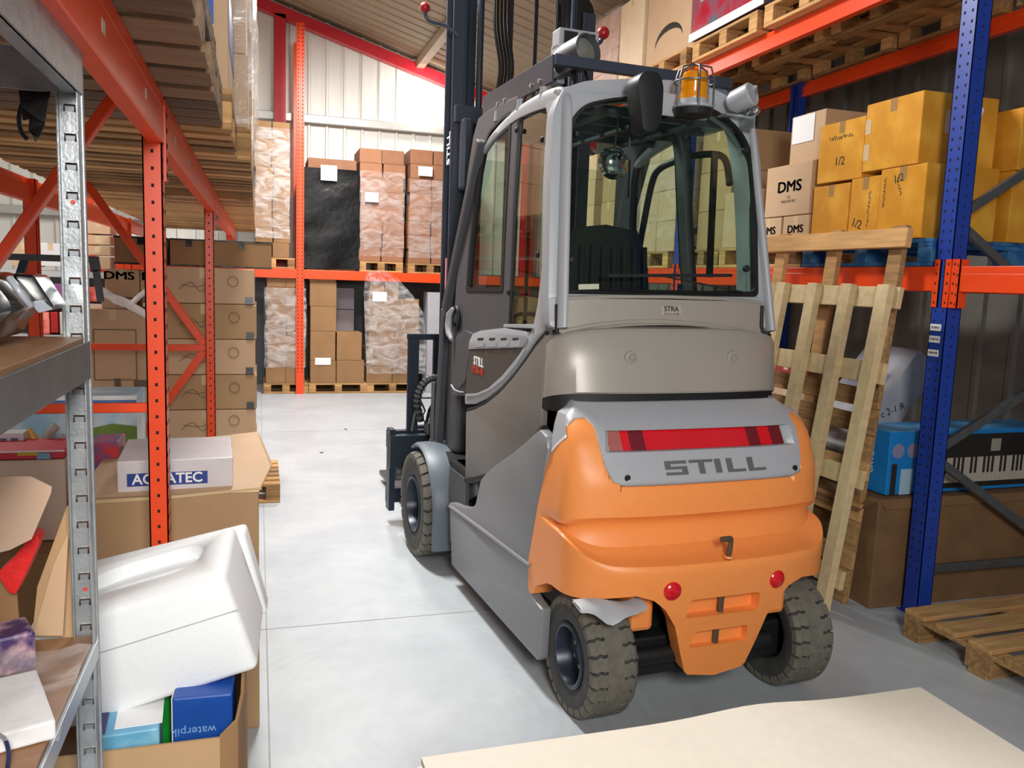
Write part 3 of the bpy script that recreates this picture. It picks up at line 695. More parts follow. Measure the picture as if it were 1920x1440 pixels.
# ---- roof guard frame and lamps
def zq(x, y, z): return lz(x, y, z)
FL = zq(888, 176, 2.66); RL = zq(981, 108, 2.66)
gl0, gl1 = Vector((-.44, 1.62, 0)), Vector((-.44, .72, 0))
gb = MB(); 
for sg in (-1, 1):
    ob('guard_rail', MB().box(sg*.45-.006, sg*.45+.006, .62, 1.55, 2.53, 2.645), mastm, fk, bevel=.002)
    for v in (.75, .85, 1.2, 1.3):
        ob('guard_bolt', MB().lathe([(0, 0), (.009, 0), (.009, .008), (0, .008)], 8, T((sg*.457, v, 2.56)) @ Matrix.Rotation(sg*PI/2, 4, 'Y')), boltm, fk)
    for v in (.7, .98, 1.3): ob('guard_foot', MB().lathe([(0, 0), (.022, 0), (.018, .03), (.018, .05), (0, .05)], 12, T((sg*.455, v, 2.475))), silver, fk, smooth=40)
ob('guard_rail', MB().box(-.45, .45, .60, .64, 2.60, 2.645), mastm, fk, bevel=.003)
ob('guard_rail', MB().box(-.45, .45, 1.53, 1.57, 2.60, 2.645), mastm, fk, bevel=.003)
for u in (-.33, .1, .3): ob('guard_bar', MB().box(u-.015, u+.015, .62, 1.55, 2.605, 2.64), mastm, fk)
# rear mirror, beacon, lamps on the rear header
def at_v(x, y, v): return lv(x, y, v)
mc = at_v(1218, 182, .24)
L_ = rp([(-.058, .06), (-.03, .10), (.04, .10), (.062, .05), (.062, -.09), (.03, -.135), (-.02, -.135), (-.03, -.07)], .03, 4)
ob('rear_mirror', MB().slab([L_], lambda x, y, t: (mc.x+x, mc.y+t, mc.z+y), 0, .10), blackm, fk, bevel=.02, smooth=50, label='dark round-cornered mirror housing hanging from the cab roof')
ob('mirror_bracket', MB().bar(mc+Vector((.05, .06, .02)), mc+Vector((.12, .16, 0)), .03, .05), galvd, fk)
bc = at_v(1300, 190, .30); bz = bc.z
bk = T((bc.x, bc.y, bc.z))
ob('beacon', MB().lathe([(0, .005), (.056, .005), (.057, .02), (.054, .045), (.056, .05), (.053, .08), (.055, .085), (.048, .112), (.03, .122), (0, .124)], 28, bk), amber, fk, smooth=40, label='amber flashing beacon in a wire cage')
ob('beacon_base', MB().lathe([(0, -.045), (.055, -.045), (.085, -.03), (.085, -.022), (.06, -.015), (.057, .006), (0, .006)], 28, bk), silver, fk, smooth=40)
ob('beacon_bracket', MB().lathe([(0, -.06), (.075, -.06), (.086, -.035), (0, -.035)], 24, bk).box(bc.x-.05, bc.x+.05, bc.y, bc.y+.2, bz-.05, bz-.035), blackm, fk)
cg = MB()
for a in (0.2, 1.25, 2.3, 3.35, 4.4, 5.4):
    d = Vector((math.cos(a), math.sin(a), 0))
    cg.tube([Vector((bc.x, bc.y, bz))+d*.085+Vector((0, 0, -.03)), Vector((bc.x, bc.y, bz))+d*.083+Vector((0, 0, .08)), Vector((bc.x, bc.y, bz))+d*.068+Vector((0, 0, .13)), Vector((bc.x, bc.y, bz))+Vector((0, 0, .15))], .0042, 6)
for zz in (.075,): cg.tube([(bc.x+.084*math.cos(a), bc.y+.084*math.sin(a), bz+zz) for a in [i*2*PI/24 for i in range(25)]], .0035, 6, cap=False)
ob('beacon_cage', cg, galvd, fk, smooth=60)
lc = at_v(1390, 186, .36)
lm = T(lc) @ Matrix.Rotation(math.radians(70), 4, 'X') @ Matrix.Rotation(math.radians(25), 4, 'Y')
ob('work_lamp', MB().lathe([(0, -.06), (.035, -.055), (.05, -.03), (.052, .05), (.047, .056), (.044, .05), (0, .048)], 24, lm), silver, fk, smooth=40, label='silver round work lamp at the rear right roof corner')
ob('lamp_bracket', MB().box(lc.x+.05, lc.x+.058, lc.y-.03, lc.y+.08, lc.z-.12, lc.z+.06).box(lc.x-.06, lc.x+.06, lc.y+.02, lc.y+.08, lc.z-.07, lc.z-.06), galv, fk)
bb = at_v(1414, 208, .34)
ob('indicator_lamp', MB().lathe([(0, -.03), (.02, -.03), (.024, 0), (.014, .025), (0, .03)], 16, T(bb) @ Matrix.Rotation(PI/2, 4, 'X')), chrome, fk, smooth=50)
ob('roof_bracket', MB().box(bc.x-.19, bc.x+.1, .34, .36, bz-.06, bz+.03), silver, fk, bevel=.004)
# left roof lamps (dark spot lamp with twin lamp behind)
kc = at_v(1085, 103, .72)
km = T(kc) @ Matrix.Rotation(math.radians(80), 4, 'X') @ Matrix.Rotation(math.radians(18), 4, 'Y') @ Matrix.Scale(1.25, 4)
ob('spot_lamp', MB().lathe([(0, -.09), (.05, -.085), (.058, -.05), (.06, .05), (.054, .056), (.05, .03), (0, .025)], 26, km), charcoal, fk, smooth=40, label='dark round spot lamp above the roof')
ob('lamp_lens', MB().lathe([(0, .03), (.048, .033), (0, .04)], 20, km), mat('lamp glass', '8a8a80', .1, .3), fk, smooth=50)
tc_ = at_v(1078, 80, .9)
ob('twin_lamp', MB().box(tc_.x-.10, tc_.x+.10, tc_.y-.05, tc_.y+.04, tc_.z-.045, tc_.z+.045, None).box(tc_.x-.10, tc_.x-.06, tc_.y-.04, tc_.y+.05, tc_.z-.20, tc_.z-.02), silver, fk, bevel=.006)
for dx in (-.045, .045): ob('lamp_cell', MB().box(tc_.x+dx-.034, tc_.x+dx+.034, tc_.y-.056, tc_.y-.04, tc_.z-.032, tc_.z+.032), blackm, fk, bevel=.003)
ob('lamp_stand', MB().tube([(kc.x-.02, kc.y, kc.z-.05), (kc.x-.04, kc.y-.06, 2.47)], .012, 8).tube([(kc.x+.03, kc.y, kc.z-.05), (kc.x+.05, kc.y-.08, 2.46)], .006, 8).box(kc.x-.08, kc.x+.06, kc.y-.16, kc.y-.1, 2.455, 2.48), blackm, fk, smooth=50)
def stalk(pts, red):
    ob('marker_arm', MB().tube(cr(pts, 5), .011, 8), mastm, fk, smooth=60)
    ob('marker_ball', MB().lathe([(.03*math.sin(PI*i/10), -.03*math.cos(PI*i/10)) for i in range(11)], 18, T(red)), mat('red marker', 'a81820', .3), fk, smooth=60)
r1 = lv(1131, 62, .95)
stalk([lv(1098, 84, .95), lv(1115, 82, .95), lv(1126, 78, .95), lv(1130, 66, .95)], r1)
# ---- mast
def ch(sg, u, v0, z0, z1, w_=.07, d_=.13, t=.014):
    m = MB(); 
    m.box(u-w_/2, u+w_/2, v0, v0+t, z0, z1); m.box(u-w_/2, u+w_/2, v0+d_-t, v0+d_, z0, z1); m.box(u-t/2-sg*w_*.35, u+t/2-sg*w_*.35, v0, v0+d_, z0, z1)
    return m
for sg in (-1, 1):
    ob('mast_rail', ch(sg, sg*.42, 2.12, .10, 3.35, .085, .16), mastm, fk, bevel=.004)
    ob('mast_rail', ch(-sg, sg*.34, 2.15, .25, 3.75, .06, .12), navy, fk, bevel=.003)
    ob('lift_cylinder', MB().tube([(sg*.30, 2.10, .25), (sg*.30, 2.10, 2.6)], .032, 14).tube([(sg*.30, 2.10, 2.6), (sg*.30, 2.10, 3.7)], .02, 12), navy, fk, smooth=50)
    ob('tilt_cylinder', MB().tube([(sg*.36, 1.6, .35), (sg*.4, 2.1, .62)], .035, 12), blackm, fk, smooth=50)
for bx_ in ((-.42, .42, 2.24, 2.30, 2.55, 2.68), (-.45, .45, 2.08, 2.15, 2.60, 2.70), (-.42, .42, 2.26, 2.30, .30, .42), (-.4, .4, 2.22, 2.28, 1.2, 1.28), (-.36, .36, 2.2, 2.26, 3.5, 3.62)):
    ob('mast_crossbar', MB().box(*bx_), mastm, fk, bevel=.006)
ob('hose_guard', MB().box(-.42, -.35, 2.02, 2.1, 2.20, 2.62), mastm, fk, bevel=.02)
pc = lv(1080, 25, 2.16)
ob('chain_wheel', MB().lathe([(0, -.02), (.10, -.02), (.12, -.012), (.105, 0), (.12, .012), (.10, .02), (0, .02)], 30, T((pc.x, 2.16, pc.z)) @ Matrix.Rotation(PI/2, 4, 'X')), blackm, fk, smooth=40)
hs_ = MB()
for k in range(5):
    hs_.tube(cr([(-.22+k*.02, 2.05, 3.7), (-.24+k*.022, 2.03, 3.2), (-.20+k*.02, 2.02, 2.9), (-.26+k*.02, 2.04, 2.6)], 5), .010, 6)
hs_.tube(cr([(.14, 2.04, 3.7), (.15, 2.0, 3.2), (.13, 2.0, 2.7)], 5), .014, 6).tube(cr([(.2, 2.04, 3.7), (.18, 2.0, 3.3), (.2, 2.0, 2.7)], 5), .016, 6)
ob('mast_hose', hs_, blackm, fk, smooth=60, kind='stuff')
for u in (-.10, .06): ob('mast_chain', MB().box(u-.012, u+.012, 2.12, 2.13, .5, 3.7), blackm, fk)
rc_ = lv(797, 14, 2.1)
stalk([lv(858, 66, 2.1), lv(835, 48, 2.1), lv(812, 42, 2.1), lv(800, 34, 2.1), lv(797, 22, 2.1)], rc_)
# carriage, load backrest and forks
CV = 2.62
bl = lv(777, 640, CV); br = lv(848, 640, CV)
ob('backrest_frame', MB().box(-.58, .58, CV, CV+.03, 1.26, 1.30).box(-.575, -.50, CV, CV+.03, .45, 1.28).box(-.40, -.30, CV, CV+.03, .5, 1.28).box(.5, .575, CV, CV+.03, .45, 1.28).box(-.05, .05, CV, CV+.03, .5, 1.28), navy, fk, bevel=.003)
ob('fork_carriage', MB().box(-.70, .70, CV+.02, CV+.08, .52, .64).box(-.70, .70, CV+.02, CV+.08, .14, .24).box(-.70, -.66, CV-.04, CV+.06, .10, .66).box(.66, .70, CV-.04, CV+.06, .10, .66).box(-.7, -.45, CV-.06, CV+.02, .40, .62), navy, fk, bevel=.004)
for u in (-.45, .45):
    ob('fork', MB().box(u-.06, u+.06, CV+.08, CV+.13, .05, .66).box(u-.06, u+.06, CV+.10, CV+1.2, .05, .09), mastm, fk, bevel=.006)
ob('carriage_roller', MB().lathe([(0, -.05), (.06, -.05), (.06, .05), (0, .05)], 20, T((-.6, CV+.0, .36)) @ Matrix.Rotation(PI/2, 4, 'Y')), galvd, fk, smooth=40)
hp = [lv(x, y, 2.45) for x, y in ((790, 790), (783, 760), (786, 735), (798, 715), (812, 709), (828, 713), (838, 722))]
ch_m = MB(); pp = cr(hp, 6)
ch_m.tube(pp, .022, 8)
ob('cable_carrier', ch_m, blackm, fk, smooth=30)
for i in range(2, len(pp)-1, 2):
    d = (pp[i+1]-pp[i-1]).normalized(); ob('carrier_link', MB().tube([pp[i]-d*.008, pp[i]+d*.008], .027, 8), charcoal, fk)
hz_ = MB()
for k in range(5):
    hz_.tube(cr([(-.5+.03*k, 2.4, .72), (-.46+.05*k, 2.42, .84), (-.36+.05*k, 2.4, .86+.01*k), (-.28+.04*k, 2.38, .72)], 5), .011, 6)
ob('hydraulic_hose', hz_, blackm, fk, smooth=60, kind='stuff')
ob('manifold', MB().box(-.5, -.22, 2.36, 2.46, .66, .74).lathe([(0, 0), (.03, 0), (.03, .06), (0, .06)], 12, T((-.45, 2.4, .74))), galvd, fk, bevel=.006)
ob('sensor_stay', MB().tube([lv(772, 808, 2.5), lv(777, 780, 2.5), lv(787, 748, 2.5)], .009, 6).tube([lv(787, 748, 2.5), lv(797, 770, 2.5), lv(792, 780, 2.5)], .007, 6).tube([lv(787, 746, 2.5), lv(835, 746, 2.5)], .007, 6), galvd, fk, smooth=40)
# mud flap above the left rear wheel
fp = []
for i in range(13):
    t = i/12; x = -.60+.26*t; sag = .05*math.exp(-((t-.38)/.18)**2)
    fp.append((Vector((x, -.15-.05*math.sin(t*2.6), .515+.01*math.sin(t*6))), sag))
ob('mud_flap', MB().grid([[p+Vector((0, .03, .0)) for p, s_ in fp], [p+Vector((0, -.03, -.006-s_*.3)) for p, s_ in fp], [p+Vector((0, -.05, -.02-s_)) for p, s_ in fp], [p+Vector((0, -.042, -.022-s_)) for p, s_ in fp], [p+Vector((0, .03, -.008)) for p, s_ in fp]]), silver, fk, smooth=60)
# mast stickers
ml = lu(849, 275, -.463)
text('mast_lettering', 'STILL', .085, paper, fk, T((-.4634, 2.16, ml.z)) @ ROT_MX @ Matrix.Rotation(PI/2, 4, 'Z'), bold=.002)
ob('mast_sticker', MB().box(-.463, -.4625, 2.14, 2.17, 1.60, 1.80), mat('white red label', 'd98a8a', .5), fk)
# ================================================================ SETTING
YW = 13.0
fm = mat('polished concrete floor', 'c0c7cc', 0.42, var=0.07, scale=1.6, col2='b0b7bd', bump=0.05, bscale=40)
# faint tyre marks and grinding swirls on the concrete
nt = fm.node_tree; N = nt.nodes; L = nt.links
bs = N['Principled BSDF']; lk = bs.inputs['Base Color'].links[0]; srcs = lk.from_socket; L.remove(lk)
tc = [n for n in N if n.type == 'TEX_COORD'][0]
mp1 = N.new('ShaderNodeMapping'); mp1.inputs['Location'].default_value = (-.7, -2.9, 0); L.new(tc.outputs['Object'], mp1.inputs[0])
wv = N.new('ShaderNodeTexWave'); wv.wave_type = 'RINGS'; wv.rings_direction = 'Z'; wv.inputs['Scale'].default_value = 5.5; wv.inputs['Distortion'].default_value = 3.0; wv.inputs['Detail'].default_value = 3
L.new(mp1.outputs[0], wv.inputs[0])
n3 = N.new('ShaderNodeTexNoise'); n3.inputs['Scale'].default_value = 1.1; n3.inputs['Detail'].default_value = 8; n3.inputs['Roughness'].default_value = .65; L.new(tc.outputs['Object'], n3.inputs[0])
m1 = N.new('ShaderNodeMath'); m1.operation = 'MULTIPLY'; L.new(wv.outputs['Fac'], m1.inputs[0])
r3 = N.new('ShaderNodeMapRange'); r3.inputs[1].default_value = .48; r3.inputs[2].default_value = .7; r3.inputs[4].default_value = .11; L.new(n3.outputs['Fac'], r3.inputs[0]); L.new(r3.outputs[0], m1.inputs[1])
n4 = N.new('ShaderNodeTexNoise'); n4.inputs['Scale'].default_value = 9; n4.inputs['Detail'].default_value = 8; L.new(tc.outputs['Object'], n4.inputs[0])
r4 = N.new('ShaderNodeMapRange'); r4.inputs[1].default_value = .35; r4.inputs[2].default_value = .7; r4.inputs[3].default_value = 1.02; r4.inputs[4].default_value = .94; L.new(n4.outputs['Fac'], r4.inputs[0])
sb = N.new('ShaderNodeMath'); sb.operation = 'SUBTRACT'; L.new(r4.outputs[0], sb.inputs[0]); L.new(m1.outputs[0], sb.inputs[1])
vs = N.new('ShaderNodeVectorMath'); vs.operation = 'SCALE'; L.new(srcs, vs.inputs[0]); L.new(sb.outputs[0], vs.inputs['Scale']); L.new(vs.outputs[0], bs.inputs['Base Color'])
ob('floor', MB().box(-5, 8, -4, YW+.1, -.1, 0), fm, kind='structure')
jm = mat('floor joint', '9a9d9e', 0.7, var=0.1)
ob('trim_1', MB().box(.030, .036, -1, YW, -.002, .0012).box(-5, 8, 3.87, 3.876, -.002, .0012).box(-5, 8, 8.9, 8.906, -.002, .0012), jm, kind='structure')
def drain(x, y):
    q = aZ(x, y, 0); ob('floor_plug', MB().lathe([(0, 0), (.02, 0), (.018, .003), (0, .003)], 12, T(q)), blackm, label='small dark plug in the floor of the aisle %s' % ('nearer' if y > 840 else 'farther'), category='plug')
drain(603, 849); drain(648, 805)
def corr(name, x0, x1, z0f, z1f, y, m, pitch=.25, dep=.035, along='X', kind='structure', sgn=-1, zs=1):
    mb = MB(); pts = []; x = x0
    while x < x1:
        for dx, d in ((0, 0), (pitch*.78, 0), (pitch*.83, dep), (pitch*.95, dep), (pitch, 0)):
            if x+dx <= x1+.001: pts.append((x+dx, d))
        x += pitch
    a, b = [], []
    for (p, d) in pts:
        if along == 'X': a.append(Vector((p, y+sgn*d, z0f(p)))); b.append(Vector((p, y+sgn*d, z1f(p))))
        else: a.append(Vector((y+sgn*d, p, z0f(p)))); b.append(Vector((y+sgn*d, p, z1f(p))))
    mb.grid([a, b]); return ob(name, mb, m, smooth=None, kind=kind)
wallw = mat('cream wall cladding', 'e6e6df', 0.4, var=0.02, scale=3)
walld = mat('dark grey wall sheet', '5d6066', 0.5, 0.2, var=0.08)
ceilm = mat('beige grey roof sheet', 'a3947c', 0.55, 0.1, var=0.05)
def ceilz(x): return 5.62-.292*(x-.05) if x > -3 else 5.62+.89+.292*(x+3)
corr('wall_back', -5, 7, lambda x: 0, lambda x: ceilz(x)+.1, YW, wallw, .262, .03)
corr('wall_right', -1, YW, lambda x: 0, lambda x: ceilz(5.2)+.2, 5.3, mat('grey brown wall sheet', '77736e', 0.6, var=0.08), .30, .03, 'Y')
corr('wall_left', -1, YW, lambda x: 0, lambda x: ceilz(-5)+.3, -5, wallw, .262, .03, 'Y', sgn=1)
mb = MB(); a = []; b = []; y = 3.5
while y < YW:
    for dy, d in ((0, 0), (.19, 0), (.20, .02), (.24, .02), (.25, 0)): a.append(Vector((-3, y+dy, ceilz(-3)+d))); b.append(Vector((6, y+dy, ceilz(6)+d)))
    y += .25
mb.grid([a, b]); ob('ceiling', mb, ceilm, kind='structure')
ob('ceiling_2', MB().grid([[(-5.2, 3.5, ceilz(-5.2)), (-5.2, YW, ceilz(-5.2))], [(-3, 3.5, ceilz(-3)), (-3, YW, ceilz(-3))]]), ceilm, kind='structure')
pm = mat('pale steel purlin', 'b8ac93', 0.5, 0.2, var=0.05)
for k, x in enumerate((-.9, 2.35, 5.0)):
    ob('roof_purlin', MB().box(x-.06, x+.06, 3.5, YW-.1, ceilz(x)-.14, ceilz(x)-.02), pm, bevel=.004, kind='structure')
ob('gable_rafter', MB().add([(-3, YW-.22, ceilz(-3)-.24), (6, YW-.22, ceilz(6)-.24), (6, YW-.06, ceilz(6)-.24), (-3, YW-.06, ceilz(-3)-.24), (-3, YW-.22, ceilz(-3)-.08), (6, YW-.22, ceilz(6)-.08), (6, YW-.06, ceilz(6)-.08), (-3, YW-.06, ceilz(-3)-.08)],
   [(3,2,1,0),(4,5,6,7),(0,1,5,4),(1,2,6,5),(2,3,7,6),(3,0,4,7)]), red_steel, kind='structure')
for px_ in (525, 1000):
  q = aY(px_, 100, YW-.2)
  ob('gable_column', MB().box(q.x-.08, q.x+.08, YW-.22, YW-.20, 0, ceilz(q.x)-.2).box(q.x-.008, q.x+.008, YW-.2, YW-.07, 0, ceilz(q.x)-.2).box(q.x-.08, q.x+.08, YW-.08, YW-.06, 0, ceilz(q.x)-.2), red_steel, kind='structure')
zg = aY(640, 227, YW-.1).z
ob('trim_2', MB().box(-5, 5.5, YW-.14, YW-.03, zg-.07, zg+.05), mat('pale grey girt', 'b9b8b4', .4, .3), kind='structure', bevel=.01)
ob('trim_3', MB().box(-5, 0.3, YW-.14, YW-.03, 2.34, 2.46), mat('pale grey girt', 'b9b8b4', .4, .3), kind='structure', bevel=.01)
ob('wall_panel', MB().box(-1.5, 6, YW-.2, YW-.16, 0, 1.75), walld, kind='structure')
# ================================================================ generic builders
PAL = {}
def pallet(name, label, loc, rz=0, bbw=.10, L=1.2, W=.8, m=wood, boards=5, group=None, cat='pallet', bot=3, dirx=True, mtx=None):
    """deck boards run along local X (length L), spread over local Y (W)"""
    r = empty(name, loc, rz, label=label, category=cat)
    if group: r['group'] = group
    if mtx is not None: r.matrix_world = mtx
    def shared(key, sx, sy, sz):
        k = (key, round(sx, 3), round(sy, 3), round(sz, 3))
        if k not in PAL: PAL[k] = MB().box(-sx/2, sx/2, -sy/2, sy/2, -sz/2, sz/2).mesh(key, .003, 1)
        return PAL[k]
    bw = min(.145, W/boards*.72)
    def piece(key, sx, sy, sz, x, y, z, mm=m):
        o = bpy.data.objects.new(key, shared(key, sx, sy, sz)); C.objects.link(o)
        if not o.data.materials: o.data.materials.append(mm)
        elif o.data.materials[0] is not mm:
            o.material_slots[0].link = 'OBJECT'; o.material_slots[0].material = mm
        o.parent = r; o.location = (x, y, z); return o
    for i in range(boards): piece('deck_board', L, bw, .022, 0, -W/2+bw/2+(W-bw)*i/(boards-1), .133)
    for i in range(3): piece('stringer_board', .10, W, .022, -L/2+.05+(L-.10)*i/2, 0, .111)
    for i in range(3):
        for j in range(3): piece('block', .10, .10 if j != 1 else .14, .078, -L/2+.05+(L-.10)*i/2, -W/2+.05+(W-.10)*j/2, .061)
    for j in range(bot): piece('bottom_board', L, bbw, .022, 0, -W/2+bbw/2+(W-bbw)*j/(bot-1), .011)
    return r
def carton(label, x0, x1, y0, y1, z0, z1, m=kraft, group=None, tape=True, rz=0, name='carton', cat='box', bevel=.005, seam=True, tm=None, mtx=None):
    cx, cy = (x0+x1)/2, (y0+y1)/2; sx, sy, sz = (x1-x0)/2, (y1-y0)/2, z1-z0
    me = MB().box(-sx, sx, -sy, sy, 0, sz).mesh(name, bevel, 2)
    o = link(name, me, m, None, label=label, category=cat); o.location = (cx, cy, z0); o.rotation_euler = (0, 0, rz)
    if mtx is not None: o.matrix_world = mtx
    if group: o['group'] = group
    if tape:
        t = MB(); tw = .024; e = .0009
        if sx >= sy:
            t.box(-sx-e, sx+e, -tw, tw, sz-.0005, sz+e).box(-sx-e, -sx+.0005, -tw, tw, sz-.07, sz+e).box(sx-.0005, sx+e, -tw, tw, sz-.07, sz+e)
        else:
            t.box(-tw, tw, -sy-e, sy+e, sz-.0005, sz+e).box(-tw, tw, -sy-e, -sy+.0005, sz-.07, sz+e).box(-tw, tw, sy-.0005, sy+e, sz-.07, sz+e)
        ob('parcel_tape', t, tm or tapem, o)
    return o
def face_text(o, s, size, face='-Y', dx=0, dz=0, m=ink, bold=0, sx=1.0, rot=0, name='print'):
    bb = [Vector(v.co) for v in o.data.vertices]; x0 = min(v.x for v in bb); x1 = max(v.x for v in bb); y0 = min(v.y for v in bb); y1 = max(v.y for v in bb); z0 = min(v.z for v in bb); z1 = max(v.z for v in bb)
    zc = (z0+z1)/2+dz; Rr = Matrix.Rotation(rot, 4, 'Z')
    if face == '-Y': mw = T(((x0+x1)/2+dx, y0-.001, zc)) @ ROT_MY @ Rr
    elif face == '-X': mw = T((x0-.001, (y0+y1)/2-dx, zc)) @ ROT_MX @ Rr
    elif face == '+X': mw = T((x1+.001, (y0+y1)/2+dx, zc)) @ ROT_PX @ Rr
    else: mw = T(((x0+x1)/2+dx, (y0+y1)/2+dz, z1+.001)) @ Rr
    return text(name, s, size, m, o, mw, .0006, bold, sx)
def face_patch(o, w_, h_, face='-Y', dx=0, dz=0, m=paper, name='paper_label', off=.001, rot=0):
    bb = [Vector(v.co) for v in o.data.vertices]; x0 = min(v.x for v in bb); x1 = max(v.x for v in bb); y0 = min(v.y for v in bb); z0 = min(v.z for v in bb); z1 = max(v.z for v in bb); y1 = max(v.y for v in bb)
    zc = (z0+z1)/2+dz; R_ = Matrix.Rotation(rot, 4, 'Z')
    mw = T(((x0+x1)/2+dx, y0-off, zc)) @ ROT_MY if face == '-Y' else (T((x0-off, (y0+y1)/2-dx, zc)) @ ROT_MX if face == '-X' else (T((x1+off, (y0+y1)/2+dx, zc)) @ ROT_PX if face == '+X' else T(((x0+x1)/2+dx, (y0+y1)/2+dz, z1+off))))
    p = ob(name, MB().box(-w_/2, w_/2, -h_/2, h_/2, -.0008, .0008), m, o); p.matrix_local = mw @ R_; return p
def scribble(o, face, dx, dz, w_, h_, m=ink, n=9, rot=0, seed=1):
    rnd = random.Random(seed); mb = MB(); x = -w_/2; pts = []
    for i in range(n*4+1):
        t = i/(n*4); pts.append(Vector((-w_/2+w_*t+rnd.uniform(-.3, .3)*w_/n, h_*.5*math.sin(i*PI/2)*rnd.uniform(.3, 1), 0)))
    mb.tube(cr(pts, 3), .0022, 5, flat=.5)
    p = ob('handwriting', mb, m, o); bb = [Vector(v.co) for v in o.data.vertices]
    x0 = min(v.x for v in bb); x1 = max(v.x for v in bb); y0 = min(v.y for v in bb); y1 = max(v.y for v in bb); z0 = min(v.z for v in bb); z1 = max(v.z for v in bb); zc = (z0+z1)/2+dz
    p.matrix_local = (T(((x0+x1)/2+dx, y0, zc)) @ ROT_MY if face == '-Y' else T((x0, (y0+y1)/2-dx, zc)) @ ROT_MX) @ Matrix.Rotation(rot, 4, 'Z')
    return p
ORD = ['top', 'second', 'third', 'fourth', 'fifth', 'sixth', 'seventh', 'eighth', 'ninth', 'tenth', 'eleventh', 'twelfth', 'thirteenth', 'fourteenth']
def stack(desc, x0, x1, y0, y1, z0, layers, h, m=kraft, cols=1, rows_=1, jit=.012, seed=1, group=None, tm=None, colnames=('left', 'right'), prt=None, tape=True, skip=()):
    rnd = random.Random(seed); out = []
    for l in range(layers):
        w_ = (x1-x0)/cols; d_ = (y1-y0)/rows_
        for c in range(cols):
            for r in range(rows_):
                if (l, c, r) in skip: continue
                jx = rnd.uniform(-jit, jit)*.5; zz = z0+l*h
                lab = '%s, %s layer' % (desc, 'top' if l == layers-1 else ORD[layers-1-l]+' from top') if layers > 1 else desc
                if cols == 2: lab += ', %s' % colnames[c]
                if cols == 3: lab += ', %s one' % ('left', 'middle', 'right')[c]
                if rows_ == 2: lab += ', %s' % ('near', 'far')[r]
                o = carton(lab, x0+c*w_+.003+jx, x0+(c+1)*w_-.003+jx, y0+r*d_+.003, y0+(r+1)*d_-.003, zz, zz+h-.002, m, group=group or 'cartons of the '+desc.split(' in ')[-1], tape=tape, tm=tm)
                out.append((l, c, r, o))
    return out
def filmwrap(label, x0, x1, y0, y1, z0, z1, m=film, seed=1, n=10, amp=.02, top=False, cat='stretch film'):
    rnd = random.Random(seed); mb = MB(); rows_ = []
    per = [(x0, y0), (x1, y0), (x1, y1), (x0, y1), (x0, y0)]
    P = []
    for i in range(4):
        for k in range(5): t = k/5; P.append((per[i][0]+(per[i+1][0]-per[i][0])*t, per[i][1]+(per[i+1][1]-per[i][1])*t))
    P.append(P[0]); cx, cy = (x0+x1)/2, (y0+y1)/2
    for j in range(n+1):
        z = z0+(z1-z0)*j/n; row = []
        for i, (x, y) in enumerate(P[:-1]):
            a = amp*rnd.random(); d = Vector((x-cx, y-cy, 0)).normalized(); row.append(Vector((x, y, z))+d*(.006+a))
        row.append(row[0].copy()); rows_.append(row)
    mb.grid(rows_); return ob('stretch_film', mb, m, smooth=50, label=label, category=cat)
def upright(parent, X, Y, z0, z1, m, face=-1, w_=.095, d_=.085, holes=True, hp=.05, lo=0, hi=9, name='upright', seed=0):
    """open C section, web on the aisle side; face=-1 web looks to -X, +1 looks to +X"""
    mb = MB(); t = .004; s = -face
    mb.box(min(X, X+s*t), max(X, X+s*t), Y-w_/2, Y+w_/2, z0, z1)
    for sy in (-1, 1):
        mb.box(min(X, X+s*d_), max(X, X+s*d_), Y+sy*(w_/2-t/2)-t/2, Y+sy*(w_/2-t/2)+t/2, z0, z1)
        mb.box(min(X+s*(d_-t), X+s*d_), max(X+s*(d_-t), X+s*d_), min(Y+sy*w_/2, Y+sy*(w_/2-.022)), max(Y+sy*w_/2, Y+sy*(w_/2-.022)), z0, z1)
    mb.box(min(X-s*.02, X+s*(d_+.02)), max(X-s*.02, X+s*(d_+.02)), Y-w_/2-.02, Y+w_/2+.02, z0, z0+.006) if z0 == 0 else None
    u = ob(name, mb, m, parent)
    if holes:
        h = MB(); z = max(z0+.05, lo)
        while z < min(z1, hi):
            for dy in (-.024, .024):
                h.box(X-.0008 if s > 0 else X-.002, X+.002 if s > 0 else X+.0008, Y+dy-.005, Y+dy+.005, z-.007, z+.007)
            h.box(X+s*d_*.5-.004, X+s*d_*.5+.004, Y-w_/2-.0008, Y-w_/2+.002, z+.018, z+.028)
            z += hp
        if h.v: ob('slot_holes', h, dark_hole, u, kind='stuff')
    return u
def beam(parent, X, Y0, Y1, zb, h, m, w_=.045, axis='Y', face=-1):
    s = -face
    mb = MB()
    if axis == 'Y':
        xa, xb = sorted((X, X+s*w_)); mb.box(xa, xb, Y0, Y1, zb, zb+h*.72); xa, xb = sorted((X, X+s*w_*.6)); mb.box(xa, xb, Y0, Y1, zb+h*.70, zb+h)
    else:
        mb.box(Y0, Y1, X, X+w_, zb, zb+h)
    return ob('beam', mb, m, parent, bevel=.003)
